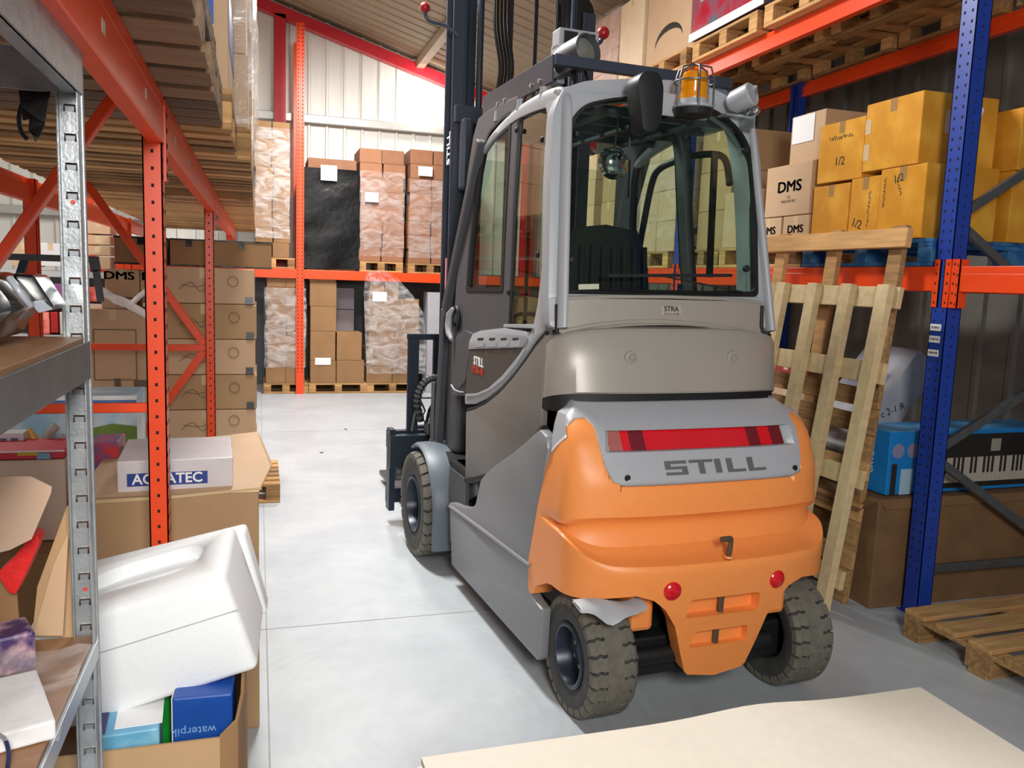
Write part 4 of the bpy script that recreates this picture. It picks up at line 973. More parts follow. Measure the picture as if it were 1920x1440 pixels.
def connector(parent, X, Y, zc, m, face=-1, h=.24, w_=.05, side=1):
    s = -face; mb = MB()
    xa, xb = sorted((X-s*.005, X+s*.0)); ya, yb = sorted((Y, Y+side*w_))
    mb.box(xa, xb, ya, yb, zc-h/2, zc+h/2); ya, yb = sorted((Y+side*w_, Y+side*(w_-.005))); xa, xb = sorted((X-s*.005, X+s*.05)); mb.box(xa, xb, ya, yb, zc-h/2, zc+h/2)
    c = ob('beam_connector', mb, m, parent); h_ = MB()
    for dz in (-.4, -.2, 0, .2, .4):
        h_.box(X-s*.0058-.0003, X-s*.0058+.0003, Y+side*.012, Y+side*.02, zc+dz*h-.006, zc+dz*h+.006).box(X-s*.0058-.0003, X-s*.0058+.0003, Y+side*.034, Y+side*.040, zc+dz*h-.012, zc+dz*h)
    ob('slot_holes', h_, dark_hole, c, kind='stuff'); return c
# ================================================================ RIGHT RACK (blue and orange)
rr = empty('pallet_rack', (3.3, 3.33, 0), label='blue and orange pallet rack along the right side of the aisle', category='pallet rack')
def rel(parent): parent_inv = parent.matrix_world.inverted()
XR, XRB = 3.3, 4.4
frames_y = (3.36, 6.16, 8.96, 0.56)
for y in frames_y:
    near = y == 3.36
    zt9 = 4.4 if y < 4 else 3.40
    upright(rr, XR, y, 0, zt9, blue_rack, -1, .10, .09, holes=y in (3.36, 6.16), lo=.25, hi=3.6)
    upright(rr, XRB, y, 0, zt9, blue_rack, 1, .10, .09, holes=False)
    # bracing in the plane of the frame
    zb = [.22, .86, 1.42, 2.06, 2.7, 3.34, 3.98]
    if y < 9:
        ob('frame_brace', MB().bar((XR+.08, y-.01, .24), (XRB-.08, y-.01, .24), .03, .045), galvd, rr, bevel=.004)
        for i in range(len(zb)-1):
            if zb[i+1] > zt9: break
            a, b = (XR+.06, XRB-.06) if i % 2 else (XRB-.06, XR+.06)
            ob('frame_brace', MB().bar((a, y-.01, zb[i]+.02), (b, y-.01, zb[i+1]-.02), .03, .045), galvd, rr, bevel=.004)
rr_items = [o for o in bpy.data.objects if o.parent is rr]
for (ya, yb) in ((.61, 3.31), (3.41, 6.11), (6.21, 8.91)):
    for zb_, hh in ((1.70, .125), (3.285, .115)):
        if ya < 3 and zb_ > 3: continue
        beam(rr, XR, ya, yb, zb_, hh, orange_rack, .05, face=-1); beam(rr, XRB+.0, ya, yb, zb_, hh, orange_rack, .05, face=1)
for zc in (1.76, 3.33):
    for y in (3.36, 6.16):
        connector(rr, XR, y-.052+.0, zc-.02, orange_rack, -1, side=1, w_=.04); connector(rr, XR, y+.052, zc-.02, orange_rack, -1, side=-1, w_=.04)
connector(rr, XR, 3.30, 1.74, orange_rack, -1, side=-1, w_=.05)
for i, z in enumerate((1.50, 1.44, 1.37)):
    l = ob('rack_label', MB().box(XR-.0016, XR-.0004, 3.335, 3.405, z, z+.034), paper, rr); t_ = text('label_text', ('0230021', '0180150', '0200100')[i], .016, ink, l, T((XR-.002, 3.37, z+.017)) @ ROT_MX)
for o in [o for o in bpy.data.objects if o.parent is rr]: o.matrix_parent_inverse = Matrix.Translation((-3.3, -3.33, 0))
# goods level 1 (z 1.825) on pallets
ZL = 1.827
pb = pallet('pallet', 'blue painted wooden pallet under the yellow taped cartons', (3.88, 3.98, ZL), PI/2, L=1.06, W=1.15, m=woodblue, boards=6)
pb2 = pallet('pallet', 'wooden pallet under the DMS cartons beside the blue pallet', (3.88, 5.05, ZL), PI/2, L=.95, W=1.15, m=wood, boards=6)
zt_ = ZL+.146
gY = 'yellow taped cartons on the blue pallet'
E_ = carton('yellow taped carton with vertical handwriting, bottom layer nearest the blue post', 3.30, 3.78, 3.53, 3.86, zt_, zt_+.385, yellow, group=gY, tm=tapeb)
scribble(E_, '-X', -.13, .06, .16, .02, rot=-PI/2, seed=3); scribble(E_, '-X', -.02, .09, .10, .022, n=5, rot=-1.2, seed=4); face_text(E_, '1/2', .06, '-X', -.03, .13, ink, rot=.15)
D_ = carton('yellow taped carton with two vertical scribbles, middle of the bottom layer', 3.31, 3.75, 3.868, 4.11, zt_, zt_+.36, yellow, group=gY, tm=tapeb)
scribble(D_, '-X', .04, .0, .2, .02, rot=-PI/2, seed=5); face_text(D_, '1/2', .07, '-X', -.05, -.08, ink, rot=-.3)
C_ = carton('plain yellow taped carton, bottom layer next to the DMS cartons', 3.31, 3.75, 4.12, 4.45, zt_, zt_+.345, yellow, group=gY, tm=tapeb)
A_ = carton('largest yellow taped carton, upper layer beside the blue post', 3.30, 3.80, 3.60, 4.02, zt_+.388, zt_+.76, yellow, group=gY, tm=tapeb)
face_patch(A_, .10, .12, '-Y', -.05, .04, tapem, 'clear_patch'); face_patch(A_, .12, .09, '-Y', .0, -.07, tapem, 'clear_patch'); face_patch(A_, .045, .08, '-X', -.185, .06, tapem, 'clear_patch'); face_patch(A_, .045, .09, '-X', -.185, -.08, tapem, 'clear_patch')
lp_ = face_patch(A_, .07, .12, '-Y', .10, .08, paper, 'shipping_label', rot=-.3)
B_ = carton('small yellow taped carton with black handwriting, upper layer', 3.31, 3.70, 4.045, 4.43, zt_+.362, zt_+.71, yellow, group=gY, tm=tapeb, rz=.03)
scribble(B_, '-X', .0, .08, .20, .03, seed=8, n=11); face_text(B_, '1/2', .07, '-X', .0, -.06, ink)
G_ = carton('yellow taped carton behind the blue post, bottom layer with a tape strip', 3.82, 4.30, 3.48, 3.95, zt_, zt_+.375, yellow, group=gY, tm=tapeb)
F_ = carton('yellow taped carton right of the blue post with barcode labels', 3.83, 4.33, 3.47, 3.97, zt_+.378, zt_+.70, yellow, group=gY, tm=tapeb)
f1 = face_patch(F_, .09, .085, '-Y', .0, .09, paper, 'shipping_label', rot=-.08); f2 = face_patch(F_, .085, .16, '-Y', .12, .03, paper, 'shipping_label', rot=-.25)
for f_, w_ in ((f1, .07), (f2, .06)):
    b_ = MB()
    for i in range(14): b_.box(-w_/2+i*w_/14, -w_/2+i*w_/14+w_/14*(.3+.5*((i*7) % 3)/3), -.035, -.008, .0009, .0013)
    ob('barcode', b_, ink, f_)
H_ = carton('yellow taped carton at the far right end, bottom layer', 4.32, 4.72, 3.50, 4.0, zt_, zt_+.36, yellow, group=gY, tm=tapeb)
gD = 'DMS cartons on the right rack'
d1 = carton('tan DMS carton, upper of the DMS pile with large black letters', 3.32, 3.80, 4.50, 4.98, zt_+.19, zt_+.52, kraft2, group=gD); face_text(d1, 'DMS', .10, '-X', .02, .02, ink, bold=.002, sx=1.3); face_text(d1, 'CE\nMADE IN PRC', .026, '-X', .02, -.06, inkb)
d2 = carton('small tan DMS carton, lower row nearest the yellow cartons', 3.32, 3.7, 4.49, 4.76, zt_-.03, zt_+.185, kraft2, group=gD); face_text(d2, 'DMS', .07, '-X', .0, .02, ink, bold=.0015, sx=1.2); face_text(d2, 'STAND MIXER', .02, '-X', .0, -.04, inkb)
d3 = carton('small tan DMS carton, lower row half hidden by the truck cab', 3.32, 3.7, 4.78, 5.06, zt_-.03, zt_+.185, kraft2, group=gD); face_text(d3, 'DMS', .07, '-X', .0, .02, ink, bold=.0015, sx=1.2)
d4 = carton('tan carton with a torn white sheet, on top of the DMS cartons', 3.36, 4.15, 4.46, 4.80, zt_+.525, zt_+.83, kraft2, group=gD); face_patch(d4, .22, .17, '-X', -.04, .06, paper, 'paper_sheet', off=.004)
d5 = carton('tan DMS carton, seen through the rear window beside the seat', 3.32, 3.8, 5.08, 5.5, zt_, zt_+.4, kraft2, group=gD)
# cartons seen through the cab glass, second bay
for bay, (ya, yb) in enumerate(((6.3, 7.1), (7.2, 8.0), (8.1, 8.85))):
    pallet('pallet', 'wooden pallet on the lower beam of the far right bay, %s of three' % ('nearest', 'middle', 'farthest')[bay], (3.88, (ya+yb)/2, ZL), PI/2, L=yb-ya-.04, W=1.15, m=wood, boards=6, group='pallets in the far right bay')
    stack('tan carton in the %s far right bay stack' % ('nearest', 'middle', 'farthest')[bay], 3.36, 4.3, ya+.02, yb-.06, ZL+.146, 4, .26, kraft2 if bay != 1 else kraft, 1, 2, seed=bay+20)
filmwrap('crinkled clear film around the nearest stack of the far right bay', 3.355, 4.305, 6.31, 7.05, ZL+.15, ZL+1.2, film, seed=5)
pallet('pallet', 'wooden pallet behind the DMS pallet, seen through the cab', (3.88, 5.78, ZL), PI/2, L=.55, W=1.15, m=wood, boards=6)
stack('brown carton in the narrow stack behind the DMS pile', 3.4, 4.2, 5.55, 6.02, ZL+.146, 3, .3, kraft, 1, 1, seed=31)
# goods on the floor in the far bays
for k, (ya, yb, hgt) in enumerate(((5.25, 6.05, 2), (6.4, 7.3, 3), (7.5, 8.6, 4))):
    pallet('pallet', 'wooden floor pallet under the %s bottom stack of the right rack' % ('near', 'middle', 'far')[k], (3.9, (ya+yb)/2, 0), PI/2, L=yb-ya, W=1.1, m=wood, boards=6)
    stack('brown carton in the %s bottom right rack stack' % ('near', 'middle', 'far')[k], 3.42, 4.35, ya+.02, yb-.02, .146, hgt, .33, kraft3, 1, 2, seed=k+40)
# level 2 (z 3.40)
Z2 = 3.402
py = [(1.35, 2.2), (2.27, 3.12), (3.2, 4.05), (4.15, 5.0), (5.08, 5.95), (6.05, 6.9), (7.0, 7.85), (7.95, 8.8)]
for k, (a, b) in enumerate(py[2:]):
    pallet('pallet', 'pallet on the top beam of the right rack, %s from the camera' % ORD[k].replace('top', 'first'), (3.82, (a+b)/2, Z2), PI/2, L=b-a, W=1.2, m=wood, boards=7, bot=3, group='pallets on the top right beams')
Z3 = Z2+.146
game = carton('large game-picture carton with red and dark print on the top right beam', 3.22, 3.9, 5.0, 6.0, Z3+.02, Z3+.70, mat('dark printed card', '6d5a62', .3), tape=False)
ob('printed_front', MB().box(-.346, -.341, -.42, .47, .03, .66), mat('printed red picture', 'b9213a', .25, var=.3, scale=5, col2='55606e'), game)
ob('bright_strip', MB().box(-.352, -.346, -.5, .5, -.01, .05), paper, game)
ob('orange_caption', MB().box(-.3475, -.346, .12, .34, .40, .52), mat('orange print', 'd98c2e', .4), game); ob('grey_caption', MB().box(-.3475, -.346, .10, .36, .25, .32), mat('grey print', '9a9ca0', .4), game)
ob('figure_print', MB().box(-.3475, -.346, -.12, -.02, .22, .6).box(-.3475, -.346, -.34, -.24, .30, .64), mat('skin tone print', 'd9986a', .4, var=.3), game)
arc = carton('tall tan carton with a dark curved arrow mark upside down', 3.28, 3.95, 6.03, 6.90, Z3, Z3+.70, kraft2)
am = MB(); pts = []
for i in range(13):
    t = i/12; ang = PI*.95*(1-t)+.1; pts.append(Vector((.24*math.cos(ang), .12*math.sin(ang), 0)))
am.tube(pts, [.004+.022*math.sin(PI*min(1, i/12*1.02))**1.2 for i in range(13)], 8, flat=.08)
ao = ob('arrow_print', am, ink, arc); ao.matrix_local = T((-.337, .02, .15)) @ ROT_MX
carton('very pale tall carton behind the arrow carton on the top right beam', 3.25, 3.9, 6.92, 7.42, Z3, Z3+.70, mat('very pale card', 'e2c9a8', .6))
stack('pinkish wrapped carton in the far top right stack', 3.25, 4.2, 7.45, 8.8, Z3, 4, .18, mat('pinkish wrapped carton card', 'c9a08a', .5, rnd=.05), 1, 2, seed=60)
filmwrap('shiny clear film around the far top right stack', 3.245, 4.205, 7.44, 8.81, Z3, Z3+.73, film, seed=6)
carton('brown carton on the nearest top right pallet', 3.3, 4.3, 3.3, 3.95, Z3, Z3+.5, kraft3)
carton('dark printed carton between the game-picture carton and the post', 3.28, 3.95, 4.6, 4.95, Z3, Z3+.42, mat('navy printed card', '2c2a3a', .35))
# ---- leaning pallets
def leaning(label, p00, p10, p01, slat_xs, slat_w, slat_t, cross, m, mirror=False):
    """frame of slats: p00 bottom near corner, p10 bottom far corner, p01 top near corner"""
    p00, p10, p01 = Vector(p00), Vector(p10), Vector(p01)
    U = (p10-p00); Wd = U.length; U.normalize(); Vv = (p01-p00); Hh = Vv.length; Vv.normalize(); Nn = U.cross(Vv).normalized(); Vv = Nn.cross(U)
    M_ = Matrix(((U.x, Vv.x, Nn.x, p00.x), (U.y, Vv.y, Nn.y, p00.y), (U.z, Vv.z, Nn.z, p00.z), (0, 0, 0, 1)))
    r = empty('leaning_pallet', label=label, category='pallet'); r.matrix_world = M_
    for sx in slat_xs:
        o = ob('slat', MB().box(sx*Wd-slat_w/2, sx*Wd+slat_w/2, 0, Hh, slat_t[0], slat_t[1]), m, r, bevel=.003, seg=1)
    for (h0, hw, x0, x1, t0, t1) in cross:
        ob('cross_board', MB().box(x0*Wd, x1*Wd, h0*Hh-hw/2, h0*Hh+hw/2, t0, t1), m, r, bevel=.003, seg=1)
    return r
lp1 = leaning('pale wooden slatted pallet leaning on the rack, four upright slats towards the aisle', (2.86, 3.43, 0.0), (2.86, 4.53, 0), (3.09, 3.62, 1.71), (.045, .30, .56, .83), .085, (-.045, .0),
        ((.965, .11, -.02, 1.02, .0, .03), (.74, .11, -.02, 1.02, .0, .03), (.42, .10, -.02, 1.02, .0, .03), (.11, .10, -.02, 1.02, .0, .03)), woodpale)
lp2 = leaning('taller wooden pallet leaning behind the slatted pallet, two posts visible', (3.02, 3.52, 0.0), (3.02, 4.66, 0), (3.205, 3.68, 2.03), (.06, .5, .94), .10, (.005, .04),
        ((.965, .10, -.04, 1.04, -.04, .0), (.55, .10, 0, 1.0, .0, .022), (.48, .10, 0, 1, .0, .022), (.36, .10, 0, 1, .0, .022), (.25, .10, 0, 1, .0, .022), (.12, .10, 0, 1, .0, .022)), wood)
# ---- goods on the floor under the first beam
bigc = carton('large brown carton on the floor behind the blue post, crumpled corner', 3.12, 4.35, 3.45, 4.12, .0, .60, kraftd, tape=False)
ob('torn_flap', MB().add([(-.61, -.33, .60), (-.61, .33, .60), (-.70, .28, .50), (-.68, -.26, .52)], [(0, 1, 2, 3)]).add([(-.61, -.337, .60), (.61, -.337, .60), (.58, -.35, .56), (-.58, -.35, .55)], [(0, 1, 2, 3)]), kraftd, bigc)
kb_top = mat('sky blue print', '2f8fd0', .35, var=.25, scale=4, col2='6fb4e0')
kb = carton('long bright blue keyboard carton standing in the brown carton', 3.20, 4.38, 3.52, 3.80, .607, .95, mat('bright blue print', '1d7fc8', .35, var=.12, scale=4), name='keyboard_carton', tape=False, rz=.03)
ob('top_print', MB().box(-.585, .585, -.135, .135, .3425, .345), kb_top, kb)
ob('dark_panel', MB().box(-.28, .55, -.1425, -.1405, .02, .32), mat('dark printed panel', '26241f', .4), kb)
km_ = MB(); bm_ = MB()
for i in range(22): km_.box(-.26+i*.031, -.26+i*.031+.029, -.1445, -.1425, .05, .19)
for i in range(21):
    if i % 7 not in (2, 6): bm_.box(-.26+i*.031+.021, -.26+i*.031+.038, -.146, -.1445, .10, .19)
ob('white_keys_print', km_, mat('ivory print', 'b5ada0', .5), kb, kind='stuff'); ob('black_keys_print', bm_, ink, kb, kind='stuff')
ob('grid_print', MB().box(.12, .19, -.1445, -.1425, .22, .29), mat('grid print', '9a958a', .5), kb)
for dx in (-.53, -.43): ob('speaker_print', MB().lathe([(0, 0), (.04, 0), (.04, .0015), (0, .0015)], 18, T((dx, -.1405, .24)) @ Matrix.Rotation(PI/2, 4, 'X')), mat('violet grey print', '8a86a5', .4), kb)
ob('white_wedge', MB().box(-.50, -.42, -.1425, -.1405, .0, .14), mat('pale blue print', 'a9c8dc', .4), kb); ob('dark_wedge', MB().box(-.565, -.53, -.1425, -.1405, .0, .17), ink, kb)
text('carton_lettering', 'DIGITAL PIANO', .04, paper, kb, T((-.593, -.02, .24)) @ ROT_MX @ Matrix.Rotation(-PI/2, 4, 'Z')); text('carton_lettering', 'FEEL THE MUSIC', .028, paper, kb, T((-.593, .04, .24)) @ ROT_MX @ Matrix.Rotation(-PI/2, 4, 'Z'))
face_text(kb, 'KH-61', .03, '-Y', .0, .07, paper)
pgrey = mat('grey white printed card', 'b9bcc4', .35, var=.1, scale=5, col2='9fa3b0')
tmx = T((3.33, 4.12, .70)) @ Matrix.Rotation(math.radians(38), 4, 'Y')
tb = carton('grey white flat carton tilted against the rack behind the blue post', -.10, .10, -.24, .20, 0, .76, pgrey, tape=False, mtx=tmx)
face_patch(tb, .30, .16, '-X', .0, .10, mat('pale violet print', '8f92b8', .3), 'printed_band'); face_text(tb, 'NUKIDO', .07, '-X', 0, .10, mat('grey blue lettering', '4d5878', .4)); face_text(tb, 'c 2-1 R', .06, '-Y', 0, .0, ink, rot=1.0)
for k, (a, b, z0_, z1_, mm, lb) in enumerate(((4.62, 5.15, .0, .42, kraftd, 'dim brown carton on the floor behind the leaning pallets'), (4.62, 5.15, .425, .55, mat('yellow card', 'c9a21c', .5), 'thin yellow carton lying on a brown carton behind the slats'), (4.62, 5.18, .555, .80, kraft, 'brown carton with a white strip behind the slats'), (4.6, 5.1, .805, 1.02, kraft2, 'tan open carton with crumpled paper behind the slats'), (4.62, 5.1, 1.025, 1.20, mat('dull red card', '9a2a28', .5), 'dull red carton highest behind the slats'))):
    o = carton(lb, 3.5, 4.1, a, b, z0_, z1_, mm)
    if k == 2: face_patch(o, .62, .05, '-X', 0, .06, whitecard, 'white_strip')
carton('small white carton low behind the right-hand slat', 3.22, 3.42, 4.2, 4.36, .62, .80, whitecard); 
carton('low brown carton under the small white carton', 3.26, 3.5, 4.16, 4.42, 0, .618, kraftd)
# pallet at the lower right and the board in the foreground
pallet('pallet', 'worn wooden pallet lying on the floor at the foot of the blue post', (3.66, 2.72, 0), math.radians(2), L=1.2, W=.86, m=wood, boards=5)
bo_ = empty('fibreboard_sheet', (0, 0, 0), label='two large beige fibreboard sheets stacked low in the foreground', category='board')
p0, p1, p2 = aZ(790, 1420, .47), aZ(1725, 1288, .47), aZ(1925, 1432, .47)
e1 = (p1-p0).normalized(); e2 = Vector((e1.y, -e1.x, 0)); Lb = (p1-p0).length
bmk = MB(); r0 = []; r1 = []
for i in range(31):
    t = i/30; lift = .018*math.exp(-((t-.62)/.12)**2); r0.append(p0+e1*(Lb*t)+Vector((0, 0, lift)))
for j in range(2):
    dz = -.018*j; rr_ = [[p+Vector((0, 0, dz-(p.z-.47)*(1-f)))+e2*(.75*(1-f)+0) for p in r0] for f in (1, .8, .5, 0)]
    bot = [[q-Vector((0, 0, .016)) for q in r] for r in rr_]
    m_ = MB().grid(rr_).grid(bot); 
    for a_, b_ in ((rr_[0], bot[0]), (rr_[-1], bot[-1])): m_.grid([a_, b_])
    m_.grid([[r[0] for r in rr_], [r[0] for r in bot]]); m_.grid([[r[-1] for r in rr_], [r[-1] for r in bot]])
    o = ob('sheet', m_, board_m, bo_)
    if j: o.location = e1*(-.012)+e2*.01
for k in range(3):
    cc = p0+e1*(Lb*.5)+e2*.38
    pallet('pallet', 'wooden pallet under the beige fibreboard sheets, %s of three' % ('lowest', 'middle', 'top')[k], (cc.x, cc.y, k*.1445), math.atan2(e1.y, e1.x), L=1.2, W=.6, m=wood, boards=5, group='pallets under the fibreboard sheets')
# ================================================================ LEFT RACK (orange)
lr = empty('pallet_rack', (0, 0, 0), label='orange pallet rack along the left side, with wooden pallets overhead', category='pallet rack')
XL, XLB = -.272, -1.35
LY = (2.75, 5.72, 9.6)
zbm = 2.048
for i, y in enumerate(LY):
    upright(lr, XL, y, 0, 2.185, orange_rack, 1, .075, .055, holes=i < 2, lo=.2)
    upright(lr, XLB, y, 0, 2.185, orange_rack, -1, .075, .07, holes=False)
    if i < 2:
        for (x0, z0_, x1, z1_) in ((XL-.03, 1.20, XLB+.03, 1.20), (XL-.03, 2.10, XLB+.03, 1.24), (XL-.03, 1.17, XLB+.03, .35), (XL-.03, .30, XLB+.03, .30)):
            pass
def brace(a, b, w_=.035, h_=.03): ob('frame_brace', MB().bar(a, b, w_, h_), orange_rack, lr, bevel=.004)
y = LY[0]
q = aY(205, 195, y); q2 = aY(0, 482, y); dv = (q2-q); brace(q-dv*.35, q+dv*1.4, .05, .03)
zz = aY(180, 765, y).z; brace((XL-.05, y, zz), (XLB, y, zz), .02, .03)
q = aY(150, 650, LY[1]); brace((XL-.04, LY[1], q.z), (XLB, LY[1], q.z), .02, .042)
q = aY(170, 355, LY[1]); q2 = aY(383, 645, LY[1]); dv = q-q2; brace(q2, q2+dv*1.3, .02, .05)
q = aY(270, 812, LY[1]); q2 = aY(383, 658, LY[1]); dv = q-q2; brace(q2, q2+dv*1.5, .02, .05)
for a, b in ((.2, 2.72), (2.78, 5.69), (5.75, 9.57), (9.63, 11.4)):
    beam(lr, XL+.005, a, b, zbm, .14, orange_rack, .045, face=1); beam(lr, XLB, a, b, zbm, .14, orange_rack, .05, face=-1)
    n = int((b-a)/.6)
    for k in range(n):
        yy = a+.3+k*.6; ob('beam_sticker', MB().box(XL+.0048, XL+.0056, yy, yy+.035, zbm+.05, zbm+.075), mat('worn sticker', 'c9b8a8', .6), lr)
for i, y in enumerate(LY[:2]):
    connector(lr, XL+.005, y-.03, zbm+.0, orange_rack, 1, side=1, w_=.035, h=.22); connector(lr, XL+.005, y+.03, zbm+.0, orange_rack, 1, side=-1, w_=.035, h=.22)
# overhead pallets: boards along X
ly = [(.55, 1.35), (1.72, 2.55), (2.62, 3.22)]; yy = 3.27
while yy < 11: ly.append((yy, yy+.8)); yy += .84
for k, (a, b) in enumerate(ly):
    xr = -.12 if k < 3 else (-.09 if k < 4 else -.03)
    pallet('pallet', 'pallet resting on the orange beams overhead, %s from the camera' % ORD[k].replace('top', 'first'), (xr-.6, (a+b)/2, zbm+.142), 0, L=1.2, W=b-a, m=woodold if k < 3 else wood, boards=6, bot=5 if k > 2 else 4, bbw=.095 if k > 2 else (.135 if k == 2 else .17), group='overhead pallets of the left rack')
zz = zbm+.142+.146
pallet('pallet', 'second dark pallet stacked on the overhead pallet nearest the camera', (-.74, 2.13, zz), 0, L=1.2, W=.83, m=woodold, boards=6, bot=5)
pallet('pallet', 'second dark pallet stacked on the third overhead pallet', (-.74, 2.92, zz), 0, L=1.2, W=.6, m=woodold, boards=5, bot=5)
o = carton('carton with blue and white printed end above the left beams', -.7, -.10, 3.3, 4.0, zz, zz+.55, kraft2); face_patch(o, .62, .2, '+X', 0, 0, mat('blue print', '1f4fa0', .4), 'blue_panel'); face_patch(o, .4, .2, '-Y', .05, .05, mat('blue print', '1f4fa0', .4), 'blue_panel')
stack('brown carton in the overhead tall wrapped stack', -.75, -.045, 4.12, 4.88, zz, 4, .33, kraft2, 1, 1, seed=70)
filmwrap('milky film hanging around the tall wrapped stack above the left beams', -.76, -.03, 4.10, 4.90, zz+.01, zz+1.34, film2, seed=8, amp=.03)
stack('brown carton in the overhead second wrapped stack', -.75, -.03, 4.98, 5.72, zz, 4, .33, kraft, 1, 1, seed=71)
filmwrap('milky film around the second wrapped stack above the left beams', -.76, -.02, 4.96, 5.74, zz+.01, zz+1.34, film, seed=9, amp=.03)
stack('pale carton in the far stack above the left beams', -.75, -.03, 6.6, 7.3, zz, 3, .3, kraft2, 1, 1, seed=72)
# ---- cartons behind the second left upright
yb_ = 6.05; gL = 'flat cartons behind the second orange upright'
zs_ = [aY(440, v, yb_).z for v in (905, 825, 767, 702, 636, 570, 503)]
xr = aY(481, 640, yb_).x; xm = aY(282, 640, yb_).x
pallet('pallet', 'wooden pallet under the flat cartons behind the second orange upright', (-.45, yb_+.45, 0), 0, L=1.2, W=.8, m=wood, boards=6)
zbot0 = zs_[0]; nlow = 2
carton('plain brown carton lowest on the pallet behind the second upright', xm, xr, yb_, yb_+.7, .148, zs_[0]-.003, kraft)
for k in range(6):
    o = carton('wide flat tan carton with a round mark, %s from the top of its stack' % ORD[5-k].replace('top', 'first'), xm+.005, xr-(0.0, .008, .0, .01, .0, .012)[k], yb_, yb_+.7, zs_[k], zs_[k+1]-.004, kraft2 if k % 2 else kraft, group=gL)
    ring = MB().tube([(.33*0+(xr-xm)*.28+.035*math.cos(a), 0, .03+.035*math.sin(a)) for a in [i*2*PI/16 for i in range(17)]], .002, 5, cap=False)
    ri = ob('round_print', ring, inkb, o); ri.location = (0, -.352, (zs_[k+1]-zs_[k])*.5)
    sw = MB().tube(cr([(-.16, 0, -.02), (-.08, 0, .03), (-.02, 0, -.03), (.04, 0, .02), (-.05, 0, .0), (-.14, 0, .015)], 5), .002, 5); sw_ = ob('line_drawing', sw, inkb, o); sw_.location = (0, -.352, (zs_[k+1]-zs_[k])*.45)
    c_ = MB().box((xr-xm)/2-.07, (xr-xm)/2-.02, -.356, -.350, .0, .05); ob('corner_clip', c_, mat('silver black strap clip', '55585c', .3, .5), o)
# left column
zL = [aY(230, v, yb_).z for v in (860, 767, 580, 505)]
carton('low tan carton under the DMS cartons in the left rack', -1.15, xm-.01, yb_, yb_+.6, 0, zL[1]-.004, kraft2)
bd = carton('large tan carton with line drawing and small icons in the left rack', -1.15, xm-.01, yb_+.0, yb_+.6, zL[1], zL[2], kraft2)
face_text(bd, 'LG 16', .07, '-Y', -.08, -.29, ink, bold=.001); fr_ = MB()
for a_, b_ in (((-.12, -.18), (-.12, .16)), ((-.12, .16), (.14, .16)), ((.14, .16), (.14, -.18)), ((-.12, -.18), (.14, -.18))): fr_.bar((a_[0], 0, a_[1]), (b_[0], 0, b_[1]), .002, .006)
fo = ob('line_drawing', fr_, inkb, bd); fo.location = (.0, -.302, .38)
ob('icon_print', MB().box(.0, .04, -.302, -.3, .14, .21).box(.12, .2, -.302, -.3, .15, .20), inkb, bd)
sx0, sx1 = aY(165, 585, yb_).x, aY(250, 585, yb_).x
dms0 = carton('low open DMS carton with paper spilling out, on the large tan carton', -1.0, sx1, yb_+.02, yb_+.5, zL[2]+.002, zL[2]+.07, kraft2, tape=False); face_text(dms0, 'DMS', .05, '-Y', .05, 0, ink, bold=.001, sx=1.2)
xa = aY(197, 540, yb_+.1).x; xb = aY(262, 540, yb_+.1).x
dm1 = carton('tan DMS carton, left one above the crumpled paper', xa, xb, yb_+.1, yb_+.5, zL[2]+.075, zL[3], kraft2); face_text(dm1, 'DMS', .075, '-Y', -.02, .05, ink, bold=.0015, sx=1.3)
dm2 = carton('tan DMS carton, right one behind the orange upright', xb+.005, xb+.35, yb_+.1, yb_+.5, zL[2]+.075, zL[3], kraft2); face_text(dm2, 'DMS', .075, '-Y', -.07, .05, ink, bold=.0015, sx=1.3)
# crumpled white paper
rnd = random.Random(4); cp = MB()
a = aY(195, 548, yb_); b = aY(290, 590, yb_)
cp.tube(cr([aY(192, 545, yb_), aY(215, 560, yb_-.03), aY(245, 573, yb_-.05), aY(290, 600, yb_-.03)], 5), [.04+.015*rnd.random() for i in range(16)], 9, flat=.6)
cp.tube(cr([aY(245, 572, yb_-.05), aY(262, 555, yb_-.03), aY(285, 538, yb_-.02)], 5), [.03]*11, 9, flat=.6)
ob('crumpled_wrap', cp, mat('white foam wrap', 'e6e2e0', .6, bump=.6, bscale=12), smooth=50, label='crumpled white foam wrap draped over the DMS cartons', category='packaging')
# strapped dark row on top
zt0, zt1 = zs_[6]+.004, aY(300, 446, yb_).z; xs_ = [aY(v, 470, yb_).x for v in (210, 315, 392, 430, 512)]
for k, (i0, i1) in enumerate(((0, 1), (1, 2), (2, 4))):
    o = carton('brown carton with black edge straps in the top row, %s one' % ('left', 'middle', 'right')[k], xs_[i0]+.01, xs_[i1]-.01, yb_+.02, yb_+.55, zt0, zt1, kraft3, tape=False)
    sx = (xs_[i1]-xs_[i0]-.02)/2; hh = zt1-zt0
    ob('edge_strap', MB().box(-sx-.003, sx+.003, -.268, .268, hh-.008, hh+.003).box(-sx-.003, sx+.003, -.268, .268, -.002, .008).box(-.02, .02, -.27, -.264, hh-.05, hh), film_black, o)
